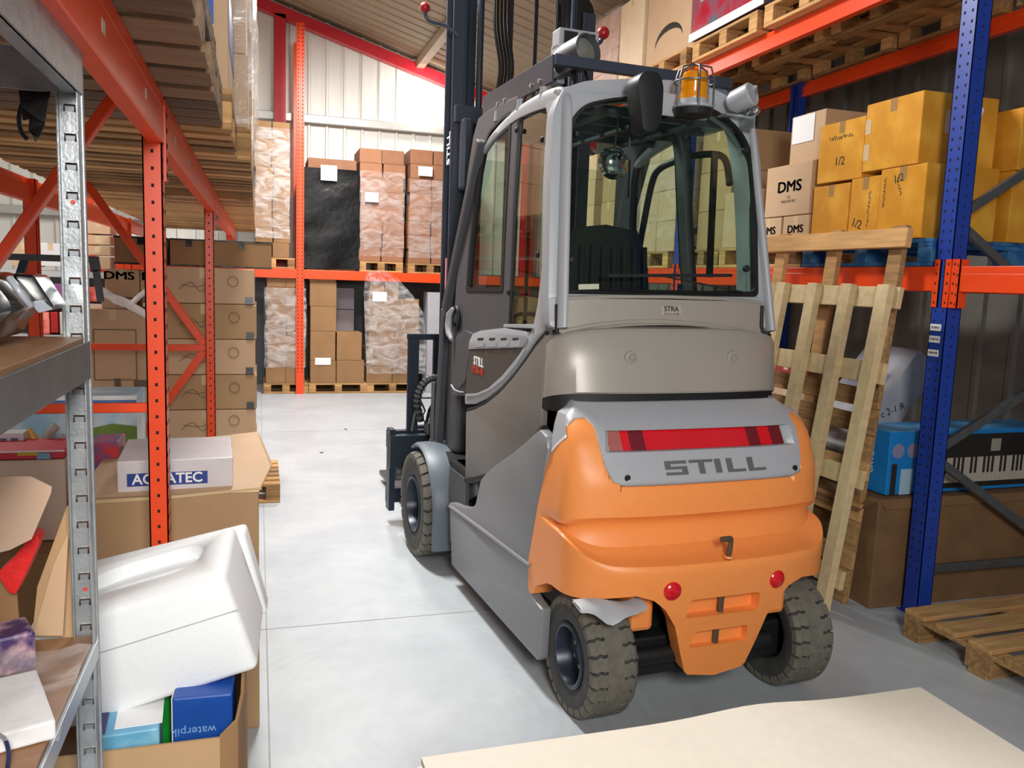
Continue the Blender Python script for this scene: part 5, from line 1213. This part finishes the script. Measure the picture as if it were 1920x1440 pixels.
# ---- far left shelf with goods
sy = 9.4
sh = empty('steel_shelf', (0, 0, 0), label='grey steel shelf far behind the left rack, full of small goods', category='shelf')
zsh = aY(100, 508, sy).z; zs2 = aY(100, 568, sy).z
ob('shelf_board', MB().box(-4.2, -1.2, sy, sy+.6, zsh-.06, zsh), mat('pale grey shelf', 'b5b6b4', .5), sh)
ob('shelf_board', MB().box(-4.2, -1.2, sy, sy+.6, zs2-.04, zs2), mat('pale grey shelf', 'b5b6b4', .5), sh)
ob('shelf_board', MB().box(-4.2, -1.2, sy, sy+.6, .55, .6), mat('pale grey shelf', 'b5b6b4', .5), sh)
ob('shelf_back', MB().box(-4.2, -1.2, sy+.6, sy+.62, 0, zsh), mat('grey perforated back', '8d8f90', .5), sh)
for x in (-4.2, -2.7, -1.2): ob('shelf_post', MB().box(x-.02, x+.02, sy, sy+.04, 0, zsh), galvd, sh)
def fb(lbl, xa, xb, ya, yb, m, yy=sy, dep=.4, cat='box', **k):
    a = aY(xa, ya, yy); b = aY(xb, yb, yy); return carton(lbl, a.x, b.x, yy+.03, yy+dep, b.z, a.z, m, cat=cat, **k)
fb('brown carton with a curved mark on the far left shelf', 18, 67, 453, 500, kraft2)
wbx = fb('white carton beside the brown one on the far left shelf', 69, 118, 455, 500, whitecard)
for k, (ya, yb) in enumerate(((412, 440), (440, 460), (460, 480), (480, 506))):
    fb('tan carton right of the galvanised post on the far shelf, %s of the pile' % ORD[k].replace('top', 'topmost'), 158, 206, ya, yb-.5, kraft2, group='tan cartons on the far shelf')
redm = mat('red toy carton card', 'd8433a', .5, var=.3, scale=8, col2='f08a80'); magm = mat('magenta toy carton card', 'b0408e', .5, var=.3, scale=8, col2='6a5a8a')
fb('magenta toy carton on the far left shelf', 100, 120, 532, 566, magm, tape=False)
fb('red toy carton on the far shelf right of the galvanised post', 160, 186, 538, 566, redm, tape=False)
fb('pale carton on the far left shelf beside the magenta one', 84, 98, 540, 566, whitecard, tape=False)
o_ = [('red and pink toy carton standing low on the far left shelf', 66, 92, 585, 628, redm), ('deep red toy carton low on the far left shelf', 93, 108, 585, 625, mat('deep red card', 'b52020', .5)), ('pale cream carton low on the far left shelf', 110, 130, 585, 628, mat('cream card', 'd8cfc4', .6)), ('purple toy carton low on the far left shelf', 52, 65, 590, 628, magm)]
ob('shelf_board', MB().box(-4.2, -1.2, sy, sy+.6, aY(80, 628, sy).z-.05, aY(80, 628, sy).z), mat('pale grey shelf', 'b5b6b4', .5), sh)
for l_, xa, xb, ya, yb, mm in o_: fb(l_, xa, xb, ya, yb-.5, mm, tape=False)
# grey tilted bar with lever (stand) behind the post
st = empty('display_stand', (0, 0, 0), label='dark grey stand with a long top bar behind the galvanised post', category='stand')
yd = 5.0
ob('top_bar', MB().bar(aY(10, 481, yd), aY(185, 487, yd), .05, .035), charcoal, st, bevel=.004)
ob('leg', MB().bar(aY(176, 485, yd), aY(180, 510, yd), .03, .05).bar(aY(180, 505, yd), aY(189, 566, yd), .03, .035), charcoal, st, bevel=.004)
ob('leg', MB().bar(aY(48, 482, yd), aY(36, 520, yd), .03, .04), navy, st, bevel=.004)
# ---- galvanised shelf in the left foreground
gs = empty('shelving_unit', (0, 0, 0), label='galvanised boltless shelving unit in the left foreground with brown board shelves', category='shelving unit')
XS, YS = -.295, 1.65
pst = MB(); pst.box(XS-.038, XS, YS, YS+.0018, .0, 2.045).box(XS-.0018, XS, YS-.035, YS, .0, 2.045).box(XS-.038, XS-.036, YS-.008, YS, .0, 2.045)
post = ob('post', pst, galv, gs)
ob('post_edge', MB().tube([(XS+.0006, YS, 0), (XS+.0006, YS, 2.045)], .0035, 8).tube([(XS-.038, YS-.001, 0), (XS-.038, YS-.001, 1.98)], .003, 8), galv, post, smooth=60)
sl_ = MB(); sr_ = MB(); z = .30; k = 0
while z < 1.97:
    sl_.box(XS-.026, XS-.011, YS-.0015, YS+.0005, z-.004, z+.005)
    sr_.tube([(XS-.027, YS-.0015, z-.005), (XS-.027, YS-.0015, z+.006), (XS-.010, YS-.0015, z+.006), (XS-.010, YS-.0015, z-.005)], .0022, 6)
    z += .05; k += 1
ob('slot_holes', sl_, mat('slot shadow', '8a8e92', .5, .6), post, kind='stuff'); ob('slot_rims', sr_, chrome, post, kind='stuff')
for zz in (1.79, 1.545, 1.075): ob('bolt_plug', MB().lathe([(0, 0), (.004, 0), (.003, .002), (0, .002)], 10, T((XS-.018, YS-.001, zz)) @ Matrix.Rotation(PI/2, 4, 'X')), mat('red plug', 'd8402a', .5), post)
for x_, y_ in ((XS-.9, YS), (XS-.9, .3)): ob('post', MB().box(x_-.002, x_+.036, y_-.002, y_, 0, 2.045).box(x_-.002, x_, y_-.036, y_, 0, 2.045), galv, gs)
zd = {'lower': aY(165, 1190, YS).z, 'mid': aY(150, 632, YS-.01).z}
def deck(z, fh, nm_, fm_, bh=None):
    ob('shelf_board', MB().box(XS-.90, XS-.003, .35, YS-.004, z-.010, z), chip, gs, bevel=.001)
    ob('shelf_beam', MB().box(XS-.003, XS+.003, .35, YS-.002, z-fh, z-.008).box(XS-.03, XS, .35, YS-.002, z-fh, z-fh+.004), fm_, gs, bevel=.001)
    ob('shelf_beam', MB().box(XS-.90, XS-.003, YS-.006, YS-.002, z-(bh or fh), z-.012), fm_, gs)
deck(zd['lower'], .045, 'low', mat('pale galvanised beam', 'b3bcc2', .35, .6, var=.08))
deck(zd['mid'], .075, 'mid', mat('dark grey beam', '5f6164', .4, .5, var=.2, scale=14), .04)
zu = aY(60, 170, YS).z
ob('shelf_beam', MB().box(XS-.003, XS+.003, .35, YS-.004, zu+.0, zu+.075), galv, gs); ob('shelf_beam', MB().box(XS-.026, XS-.0, .35, YS-.004, zu, zu+.004), galv, gs)
ob('shelf_beam', MB().box(XS-.9, XS-.0, YS-.006, YS-.002, zu, zu+.07), galv, gs)
ob('shelf_board', MB().box(XS-.90, XS-.003, .35, YS-.006, zu+.075, zu+.085), chip, gs)
bl_ = MB()
for i, (x_, w_) in enumerate(((40, 22), (64, 30))): pass
pts = [(38, 177), (94, 178), (88, 205), (80, 240), (70, 262), (66, 267), (62, 255), (50, 240), (47, 215), (52, 218), (45, 205), (42, 190)]
ob('black_plastic', MB().slab([[(aY(x_, y_, YS-.03).x, aY(x_, y_, YS-.03).z) for x_, y_ in ((36, 170), (95, 172), (90, 200), (83, 232), (74, 256), (66, 267), (62, 254), (52, 243), (54, 222), (44, 226), (40, 200))]], lambda x, y, t: (x, YS-.03+t+.004*math.sin(x*300), y), 0, .004).tube(cr([aY(42, 195, YS-.03), aY(36, 222, YS-.03), aY(40, 246, YS-.03), aY(52, 262, YS-.03)], 5), .004, 6), film_black, label='black plastic scrap hanging from the top shelf of the galvanised unit', category='plastic bag')
# black helmet-like case on the middle shelf
hm = empty('black_case', (0, 0, 0), label='shiny black moulded case with a clear flap on the middle shelf at the left edge', category='case')
zc = zd['mid']
def py_(x, y, Y=1.45): return aY(x, y, Y)
case_l = [(py_(x, y).x, py_(x, y).z) for x, y in ((-80, 640), (-80, 520), (-20, 508), (15, 520), (48, 560), (55, 578), (30, 598), (12, 634))]
ob('case_body', MB().slab([rp(case_l, .01, 4)], lambda x, y, t: (x, 1.36+t, y), 0, .18), mat('glossy black plastic', '0c0d12', .15, coat=.5), hm, bevel=.008, smooth=50)
ob('clear_edge', MB().tube(cr([py_(18, 522, 1.35), py_(30, 538, 1.34), py_(43, 556, 1.34), py_(56, 572, 1.35)], 4), [.005]*13, 8), mat('clear plastic rim', '8d929c', .15, coat=.6), hm, smooth=60)
f2 = [(py_(x, y, 1.5).x, py_(x, y, 1.5).z) for x, y in ((22, 512), (62, 516), (98, 572), (100, 580), (74, 584), (50, 570))]
ob('case_lid', MB().slab([f2], lambda x, y, t: (x, 1.5+t, y), 0, .10), mat('glossy black plastic', '0c0d12', .15), hm, bevel=.004)
ob('clear_flap', MB().slab([[(py_(x, y, 1.5).x, py_(x, y, 1.5).z) for x, y in ((58, 566), (82, 562), (98, 576), (100, 580), (76, 586))]], lambda x, y, t: (x, 1.49+t, y), 0, .006), mat('clear plastic rim', '8d929c', .15), hm)
# lower shelf: cardboard, red item, purple pack, white pack in clear bag
lo = zd['lower']
ob('cardboard_sheet', MB().slab([[(aY(x, y, 1.5).x, aY(x, y, 1.5).z) for x, y in ((-60, 895), (35, 892), (60, 893), (98, 912), (96, 925), (60, 1010), (20, 1030), (-60, 1050))]], lambda x, y, t: (x, 1.5-t*.5-.3*max(0, .25-(y-1.0))*.0, y), 0, .006), mat('pinkish kraft card', 'b79a84', .7), label='broad pinkish cardboard flap curling over the left edge', category='cardboard')
rd_ = aY(50, 1060, 1.62)
ob('red_cloth', MB().slab([rp([(aY(x, y, 1.62).x, aY(x, y, 1.62).z) for x, y in ((30, 1040), (75, 985), (86, 1000), (60, 1060), (40, 1100), (28, 1095), (5, 1060))], .01, 3)], lambda x, y, t: (x, 1.62-t, y), 0, .04), mat('bright red cloth', 'd81818', .6, bump=.6, bscale=20), bevel=.006, label='bright red cloth item behind the cardboard flap', category='cloth')
for k, (pts, Y_, lb) in enumerate((([(70, 1100), (125, 950), (150, 930), (150, 1195), (60, 1195)], 1.72, 'brown cardboard side sloping behind the galvanised post'), ([(-40, 1070), (28, 1075), (38, 1192), (-40, 1192)], 1.60, 'brown cardboard panel standing at the left edge above the lower shelf'), ([(100, 1060), (128, 1000), (118, 1192), (62, 1192)], 1.68, 'tan cardboard strip leaning beside the galvanised post'))):
    ob('cardboard_sheet', MB().slab([[(aY(x, y, Y_).x, aY(x, y, Y_).z) for x, y in pts]], lambda x, y, t: (x, Y_+t, y), 0, .005), (kraft, kraft3, kraft2)[k], label=lb, category='cardboard')
pk = aZ(30, 1240, lo)
ob('purple_pack', MB().box(-.05, .035, -.04, .04, 0, .07).xf(T((pk.x-.005, pk.y-.02, lo+.001)) @ Matrix.Rotation(.4, 4, 'Z')), mat('purple printed pack', '4a3568', .4, var=.4, scale=30, col2='a98a90'), bevel=.006, label='purple and brown packet on the lower shelf', category='packet')
pw = aZ(20, 1330, lo)
wb = ob('white_pack', MB().box(-.13, .07, -.12, .07, 0, .03).xf(T((pw.x-.02, pw.y-.02, lo+.001)) @ Matrix.Rotation(.35, 4, 'Z')), whitecard, bevel=.004, label='white flat pack in a clear bag on the lower shelf', category='packet')
ob('clear_bag', MB().grid([[Vector((pw.x-.17+.27*i/10+random.uniform(-.006, .006), pw.y-.18+.30*j/8, lo+.036+random.uniform(0, .012))) for i in range(11)] for j in range(9)]), film2, wb, smooth=60)
ob('cable', MB().tube(cr([aZ(-10, 1375, lo+.03), aZ(8, 1385, lo+.03), aZ(16, 1410, lo+.02), aZ(14, 1440, lo+.01)], 5), .003, 8), mat('dark blue cable', '20284a', .4), label='dark blue cable beside the white pack on the lower shelf', category='cable', smooth=60)
# ---- floor level, between shelf and first upright
def toy(): pass
tyY = 3.95
tcz = aY(100, 860, tyY).z
tsk = carton('wide toy picture carton with a sky and meadow print in the left rack', aY(-60, 850, tyY).x, aY(258, 850, tyY).x, tyY, tyY+.3, tcz, aY(200, 742, tyY).z, mat('sky print', '9cc3dc', .4, var=.1, scale=5, col2='d5e3ea'), tape=False)
ht = aY(200, 742, tyY).z-tcz; xe = (aY(258, 850, tyY).x-aY(-60, 850, tyY).x)/2
ob('blue_print', MB().box(-xe, xe-.0, -.1515, -.1505, ht*.72, ht*.93), mat('mid blue print', '4a78b8', .4, var=.1), tsk)
ob('meadow_print', MB().slab([[(xe-.26, ht*.25), (xe-.22, ht*.45), (xe-.1, ht*.55), (xe, ht*.5), (xe, ht*.12), (xe-.1, ht*.1)]], lambda x, y, t: (x, -.1515-t*.001, y), 0, 1), mat('meadow print', '6f8f3c', .5, var=.2), tsk)
ob('yellow_print', MB().box(xe-.22, xe-.05, -.1535, -.1515, ht*.10, ht*.18), mat('yellow print', 'd8b61c', .5), tsk); ob('horse_print', MB().slab([[(xe-.34, ht*.15), (xe-.30, ht*.40), (xe-.24, ht*.36), (xe-.2, ht*.2), (xe-.24, ht*.12)]], lambda x, y, t: (x, -.1535-t*.001, y), 0, 1), mat('grey pink print', 'b8a8a8', .5), tsk)
ob('white_edge', MB().box(-xe, xe, -.1515, -.1505, ht*.93, ht), paper, tsk)
bt = aY(55, 830, 3.7)
boat = empty('toy_boat', (bt.x, 3.7, tcz+.03), label='light blue toy boat with a white cabin in the left rack', category='toy')
ob('hull', MB().slab([[(-.16, .05), (-.13, -.03), (.02, -.03), (.06, .055)]], lambda x, y, t: (x, t, y), -.06, .06), mat('light blue plastic', '3aa6d8', .3), boat, bevel=.006)
ob('cabin', MB().box(-.12, -.01, -.04, .04, .055, .14).tube([(-.15, 0, .05), (-.17, 0, .13)], .008), whitecard, boat, bevel=.006); ob('cabin_window', MB().box(-.10, -.07, -.043, -.039, .08, .12).box(-.055, -.03, -.043, -.039, .08, .12), mat('grey blue window', '6a7a88', .3), boat)
ob('mast_figure', MB().tube([(.03, 0, .05), (.02, 0, .10), (.0, 0, .15)], [.015, .02, .008]), mat('yellow toy plastic', 'e0a83a', .4), boat); ob('grab_arm', MB().tube([(.05, 0, .05), (.065, 0, .12), (.10, 0, .16)], [.02, .014, .02]), mat('pale grey toy plastic', 'a8aaa4', .4), boat)
ry = 3.45
rs = carton('flat red carton with a yellow corner and small blue badge', aY(-60, 860, ry).x, aY(122, 860, ry).x, ry, ry+.25, aY(60, 861, ry).z, aY(60, 845, ry).z, mat('red pink card', 'd8384a', .5), tape=False)
hh_ = aY(60, 845, ry).z-aY(60, 861, ry).z; wx = (aY(122, 860, ry).x-aY(-60, 860, ry).x)/2
ob('white_edge', MB().box(-wx, wx, -.127, -.1255, hh_*.82, hh_), paper, rs); ob('yellow_corner', MB().box(wx-.16, wx-.09, -.128, -.1265, hh_*.45, hh_*.8), mat('yellow print', 'd8b61c', .5), rs); ob('badge', MB().box(wx-.095, wx-.05, -.129, -.127, 0, hh_*.7), mat('blue badge print', '7fb2d0', .5), rs)
zr = aY(60, 861, ry).z
carton('pale pink carton under the flat red carton', aY(-60, 860, ry).x, aY(122, 860, ry).x, ry, ry+.45, .62, zr-.004, mat('pale pinkish card', 'd9c0ac', .7), tape=False)
carton('broad brown carton under the toy boxes', -1.35, -.62, 3.3, 4.2, 0, .615, kraft3)
vp_ = carton('small printed carton with a red car picture near the orange upright', aY(168, 860, 3.6).x, aY(222, 860, 3.6).x, 3.6, 3.8, .6, aY(190, 830, 3.6).z, mat('blue red print', '3a5a9a', .4, var=.4, scale=10, col2='c03030'), tape=False)
# large carton with the white box on top
Yc = 3.0
bc1 = carton('large brown carton with torn top flaps behind the first orange upright', -.60, -.0, Yc, Yc+.8, 0, aY(350, 928, Yc).z, kraft, tape=False)
hb = aY(350, 928, Yc).z
ob('top_flap', MB().add([(-.30, -.40, hb+.001), (.30, -.40, hb+.001), (.35, -.20, hb+.055), (.30, .4, hb+.07), (-.30, .4, hb+.01)], [(0, 1, 2, 3, 4)]).add([(-.30, -.40, hb-.004), (.30, -.40, hb-.004), (.35, -.20, hb+.05), (.30, .4, hb+.065), (-.30, .4, hb+.005)], [(4, 3, 2, 1, 0)]), kraft2, bc1)
ob('torn_edge', MB().bar((-.30, -.402, hb-.012), (.02, -.404, hb-.004), .004, .012).bar((.02, -.404, hb-.004), (.31, -.402, hb+.014), .004, .01), mat('torn card edge', 'cdb488', .8), bc1)
ax = aY(215, 925, 3.05); ax2 = aY(432, 920, 3.05)
aq = carton('white carton with a blue AQUATEC name panel lying on the large brown carton', ax.x, ax2.x, 3.05, 3.45, ax.z+.002, aY(300, 862, 3.05).z+.0, mat('white printed card', 'd2cdd0', .4), tape=False, name='appliance_carton', rz=.05)
hq = (aY(300, 862, 3.05).z-ax.z)
pn = face_patch(aq, .262, .045, '-Y', -.028, -.012, mat('blue print panel', '24418f', .4), 'name_panel')
face_text(aq, 'AQUATEC', .050, '-Y', -.028, -.012, paper, bold=.0016, sx=.98); aq.children[-1].location.y -= .0015
face_text(aq, 'c 1-2 IT', .045, '+X', .03, .0, ink, rot=.5)
# polystyrene box tilted over an open carton
pm1 = T(Vector((aY(292, 1165, 2.12)))) @ Matrix.Rotation(math.radians(-5), 4, 'Z') @ Matrix.Rotation(math.radians(-16), 4, 'Y') @ Matrix.Rotation(math.radians(7), 4, 'X')
ps = MB(); hx_, hy_, hz2 = .225, .145, .135
ps.box(-hx_, hx_, -hy_, hy_, -hz2, hz2)
psb = ob('foam_block', ps, foam, None, bevel=.02, seg=4, smooth=50, label='large white polystyrene block with a moulded recess, tilted over the open carton', category='foam packaging'); psb.matrix_world = pm1
cutm = MB().slab([rp([(-.25, -.05), (.10, -.055), (.15, -.03), (.16, .05), (.12, .08), (-.05, .085), (-.15, .05), (-.25, .03)], .03, 4)], lambda x, y, t: (x, y, t), hz2-.035, hz2+.05).mesh('cut')
cob = bpy.data.objects.new('cut', cutm); C.objects.link(cob); cob.matrix_world = pm1
bo = psb.modifiers.new('c', 'BOOLEAN'); bo.object = cob; bo.solver = 'EXACT'
bpy.context.view_layer.update(); dg = bpy.context.evaluated_depsgraph_get(); nm = bpy.data.meshes.new_from_object(psb.evaluated_get(dg)); psb.modifiers.clear(); psb.data = nm; bpy.data.objects.remove(cob)
ob('parting_line', MB().box(-hx_-.001, hx_+.001, -hy_-.0012, -hy_+.001, .035, .038), mat('foam groove', 'b9b9bd', .8), psb)
pb_m = pm1 @ T((.03, .17, -.02)) @ Matrix.Rotation(.05, 4, 'Y')
o = ob('foam_block', MB().box(-.20, .205, -.025, .05, -.12, .13), foam, None, bevel=.012, seg=3, smooth=50, label='second white polystyrene piece standing behind the large block', category='foam packaging'); o.matrix_world = pb_m
# open carton below
oc = empty('open_carton', (0, 0, 0), label='open brown carton in the left foreground full of small printed boxes', category='box')
xL, xR_, ya_, yb2 = -.72, -.035, 1.82, 2.42
zo = aY(400, 1385, ya_).z
ob('carton_front', MB().box(xL, xR_-.05, ya_, ya_+.006, 0, zo-.0), kraft, oc)
ob('carton_side', MB().slab([[(xR_-.05, ya_), (xR_-.012, ya_+.03), (xR_, ya_+.09), (xR_, yb2), (xR_-.007, yb2), (xR_-.007, ya_+.09), (xR_-.018, ya_+.035), (xR_-.05, ya_+.006)]], lambda x, y, t: (x, y, t*(1+.11*min(1, max(0, (y-ya_)/.12)))), 0, zo), kraft3, oc, smooth=30)
ob('carton_back', MB().box(xL, xR_, yb2-.006, yb2, 0, zo+.05), kraft3, oc); ob('carton_side', MB().box(xL, xL+.006, ya_, yb2, 0, zo), kraft3, oc); ob('carton_bottom', MB().box(xL, xR_, ya_, yb2, 0, .008), kraft3, oc)
zi = zo-.16
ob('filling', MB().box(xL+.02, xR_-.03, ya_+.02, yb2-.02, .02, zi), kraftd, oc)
wpi = carton('blue waterpik carton lying upside down in the open carton', aY(330, 1380, 1.98).x, aY(440, 1380, 1.98).x, 1.93, 2.05, zi, aY(390, 1285, 1.98).z, mat('strong blue print', '1c4fa6', .35, var=.1), tape=False, rz=-.04)
tx = face_text(wpi, 'waterpik', .028, '-Y', -.02, .02, mat('pale blue lettering', '7fa6d8', .5), rot=PI); ob('side_edge', MB().box(-.0685, -.066, -.06, .06, 0, aY(390, 1285, 1.98).z-zi), whitecard, wpi)
gq = aY(305, 1330, 2.02); carton('green carton edge beside the blue waterpik carton', gq.x-.02, gq.x+.012, 2.06, 2.18, zi, gq.z+.02, mat('green print', '0f8a2a', .4), tape=False)
cy_ = carton('light blue and white medicine carton in the open carton, near the post', aY(185, 1395, 1.95).x, aY(300, 1395, 1.95).x, 1.90, 2.06, zi, aY(240, 1352, 1.95).z, mat('light blue print', '6db4d8', .35, var=.1, col2='a5d6e6'), tape=False, rz=.06)
face_patch(cy_, .10, .12, 'top', .02, 0, paper, 'white_panel'); face_patch(cy_, .035, .15, 'top', -.065, 0, mat('navy print', '3a3a7a', .4), 'navy_panel'); face_patch(cy_, .10, .05, '-Y', .01, -.005, paper, 'white_panel'); face_patch(cy_, .03, .09, '-Y', -.075, 0, mat('navy print', '3a3a7a', .4), 'navy_panel'); face_patch(cy_, .05, .006, '-Y', 0, .015, mat('navy print', '3a3a7a', .4), 'blue_line', off=.003)
# ================================================================ BACK RACK
br_ = empty('pallet_rack', (0, 0, 0), label='orange pallet rack across the back wall', category='pallet rack')
YB = 11.7
for x in (.55, 4.5, -2.2):
    zq9 = 4.95 if x < 1 else 4.2
    m1 = MB().box(x-.05, x+.05, YB-.004, YB, 0, zq9).box(x-.05, x-.046, YB, YB+.09, 0, zq9).box(x+.046, x+.05, YB, YB+.09, 0, zq9)
    u = ob('upright', m1, orange_rack, br_); h = MB(); z = .3
    while z < 4.9: h.box(x-.036, x-.022, YB-.0055, YB-.003, z, z+.02); h.box(x+.022, x+.036, YB-.0055, YB-.003, z, z+.02); z += .05
    if x == .55: ob('slot_holes', h, mat('dark red slot', '6a1810', .7), u, kind='stuff')
    ob('upright', MB().box(x-.05, x+.05, YB+1.0, YB+1.09, 0, zq9), orange_rack, br_)
zb_ = aY(700, 527, YB).z; zt3 = aY(700, 510, YB).z
for a, b in ((-2.15, .5), (.6, 4.45), (4.55, 5.1)):
    ob('beam', MB().box(a, b, YB, YB+.05, zb_, zt3), orange_rack, br_, bevel=.004); ob('beam', MB().box(a, b, YB+1.0, YB+1.05, zb_, zt3), orange_rack, br_, bevel=.004)
def bx(x, y=500, Y=YB): return aY(x, y, Y).x
def bz_(y, x=700, Y=YB): return aY(x, y, Y).z
zp = zt3
def backstack(nm, x0p, x1p, ytop, layers, cols, seed, m=kraft3, base=None, wrap=None, palletlab=None, rows_=1, prt=True):
    x0, x1 = bx(x0p), bx(x1p); z0 = base if base is not None else zp
    pallet('pallet', 'wooden pallet under %s' % nm, ((x0+x1)/2, YB+.45, z0+.002), 0, L=max(.6, x1-x0), W=.8, m=wood, boards=5, group='pallets at the back wall')
    ztp = bz_(ytop, (x0p+x1p)/2); h = (ztp-z0-.148)/layers
    return stack('brown carton in '+nm, x0, x1, YB+.05, YB+.75, z0+.148, layers, h, m, cols, 1, seed=seed, jit=.03, tape=False, group='cartons of '+nm)
kb1 = mat('reddish brown carton', '8d5f42', .7, var=.1, rnd=.12)
s1 = backstack('the half wrapped stack by the back post', 478, 543, 226, 9, 2, 80, kraft3)
filmwrap('shiny clear film around the stack left of the orange post on the back beam', bx(480), bx(542), YB+.045, YB+.755, bz_(455), bz_(255), film2, seed=11, amp=.03)
s2 = backstack('the black wrapped stack', 577, 668, 297, 7, 1, 81, kb1)
bw_ = filmwrap('black stretch film around the stack right of the orange post', bx(572), bx(670), YB+.03, YB+.77, zp+.02, bz_(322), film_black, seed=12, amp=.05, n=14)
wl = ob('shipping_note', MB().box(bx(600), bx(630), YB-.05, YB-.045, bz_(345), bz_(317)), paper, bw_)
s3 = backstack('the middle stack on the back beam', 674, 757, 279, 8, 2, 82, kb1)
filmwrap('clear film strips on the middle stack of the back beam', bx(675), bx(756), YB+.045, YB+.755, bz_(480), bz_(320), film, seed=13)
ob('shipping_note', MB().box(bx(683), bx(708), YB+.0, YB+.004, bz_(379), bz_(361)), paper, label='white note on the middle stack of the back beam', category='paper note')
s4 = backstack('the back beam stack beside the mast', 766, 850, 281, 8, 2, 83, kb1)
filmwrap('clear film strips on the stack beside the truck mast', bx(768), bx(848), YB+.045, YB+.755, bz_(480), bz_(330), film, seed=14)
ob('shipping_note', MB().box(bx(781), bx(807), YB+.0, YB+.004, bz_(323), bz_(305)), paper, label='white note on the stack beside the truck mast', category='paper note')
# floor level at the back
s5 = backstack('the wrapped leftmost floor stack', 499, 574, 508, 7, 2, 90, kraft3, base=0)
filmwrap('crumpled shiny film around the wrapped floor stack at the back', bx(499), bx(572), YB+.04, YB+.76, bz_(690), bz_(545), film2, seed=15, amp=.04)
xa, xb = bx(583), bx(632)
pallet('pallet', 'wooden pallet under the tall single column at the back', ((bx(583)+bx(690))/2, YB+.45, 0), 0, L=bx(690)-bx(583)+.04, W=.8, m=wood, boards=5)
zc_ = [.147]+[bz_(v) for v in (677, 623, 577, 531, 484)]
for k in range(5):
    carton('brown carton in the tall single column at the back, %s from the top' % ORD[4-k].replace('top', 'first'), xa-(0, .0, 0, .01, .02)[k], xb-(0, .01, 0, 0, .01)[k], YB+.05, YB+.5, zc_[k], zc_[k+1]-.003, kraft3, tape=False, group='tall single column of cartons')
ob('shipping_note', MB().box(bx(592), bx(622), YB+.04, YB+.048, bz_(685), bz_(672)), paper, label='white note low on the tall single column at the back', category='paper note')
carton('brown carton beside the tall column at the back, lower one', xb+.01, bx(686), YB+.05, YB+.5, .147, bz_(677), kraft3, tape=False); carton('brown carton beside the tall column at the back, upper one', xb+.01, bx(681), YB+.05, YB+.5, bz_(677)+.003, bz_(625), kraft3, tape=False)
gw = mat('grey white appliance card', 'a9a4ae', .6)
carton('grey white appliance carton beside the tall column, lower one', xb+.02, bx(673), YB+.55, YB+1.0, bz_(640), bz_(585), gw, tape=False, group='appliance cartons'); carton('grey white appliance carton beside the tall column, upper one', xb+.02, bx(673), YB+.55, YB+1.0, bz_(584), bz_(543), gw, tape=False, group='appliance cartons')
carton('brown base carton hidden under the grey white appliance cartons', xb+.02, bx(673), YB+.55, YB+1.0, .0, bz_(641), kraft3, tape=False)
s6 = backstack('the film covered floor stack', 692, 790, 560, 5, 2, 91, kraft3, base=0)
zz6 = bz_(560, 740)
carton('brown carton alone on top of the film covered floor stack', bx(695), bx(722), YB+.05, YB+.5, zz6+.002, bz_(512), kraft3, tape=False); carton('brown carton on top of the film covered stack, right one', bx(723), bx(750), YB+.06, YB+.5, zz6+.002, bz_(514), kraft3, tape=False)
ob('shipping_note', MB().box(bx(700), bx(727), YB+.035, YB+.04, bz_(565), bz_(547)), paper, label='white note on the film covered floor stack', category='paper note')
fl_ = MB(); R_ = []
for j, (xa_, xb_, yy_) in enumerate(((690, 800, 700), (688, 802, 660), (686, 800, 620), (684, 796, 585), (682, 775, 552), (684, 745, 520), (690, 722, 508))):
    R_.append([Vector((bx(xa_)+(bx(xb_)-bx(xa_))*i/14, YB-.02+.03*math.sin(i*1.7+j)+.0, bz_(yy_))) for i in range(15)])
fl_.grid(R_); ob('stretch_film', fl_, film2, smooth=60, label='loose milky film draped over the floor stack left of the truck', category='stretch film')
carton('pale grey tall panel carton behind the truck carriage', bx(805), bx(845), YB+.05, YB+.4, 0, bz_(545), mat('pale grey card', 'b0b0b6', .5), tape=False)
for k in range(2):
    backstack('the %s floor stack behind the truck' % ('first', 'second')[k], 870+k*110, 960+k*110, 560, 4, 1, 95+k, kraft3, base=0)
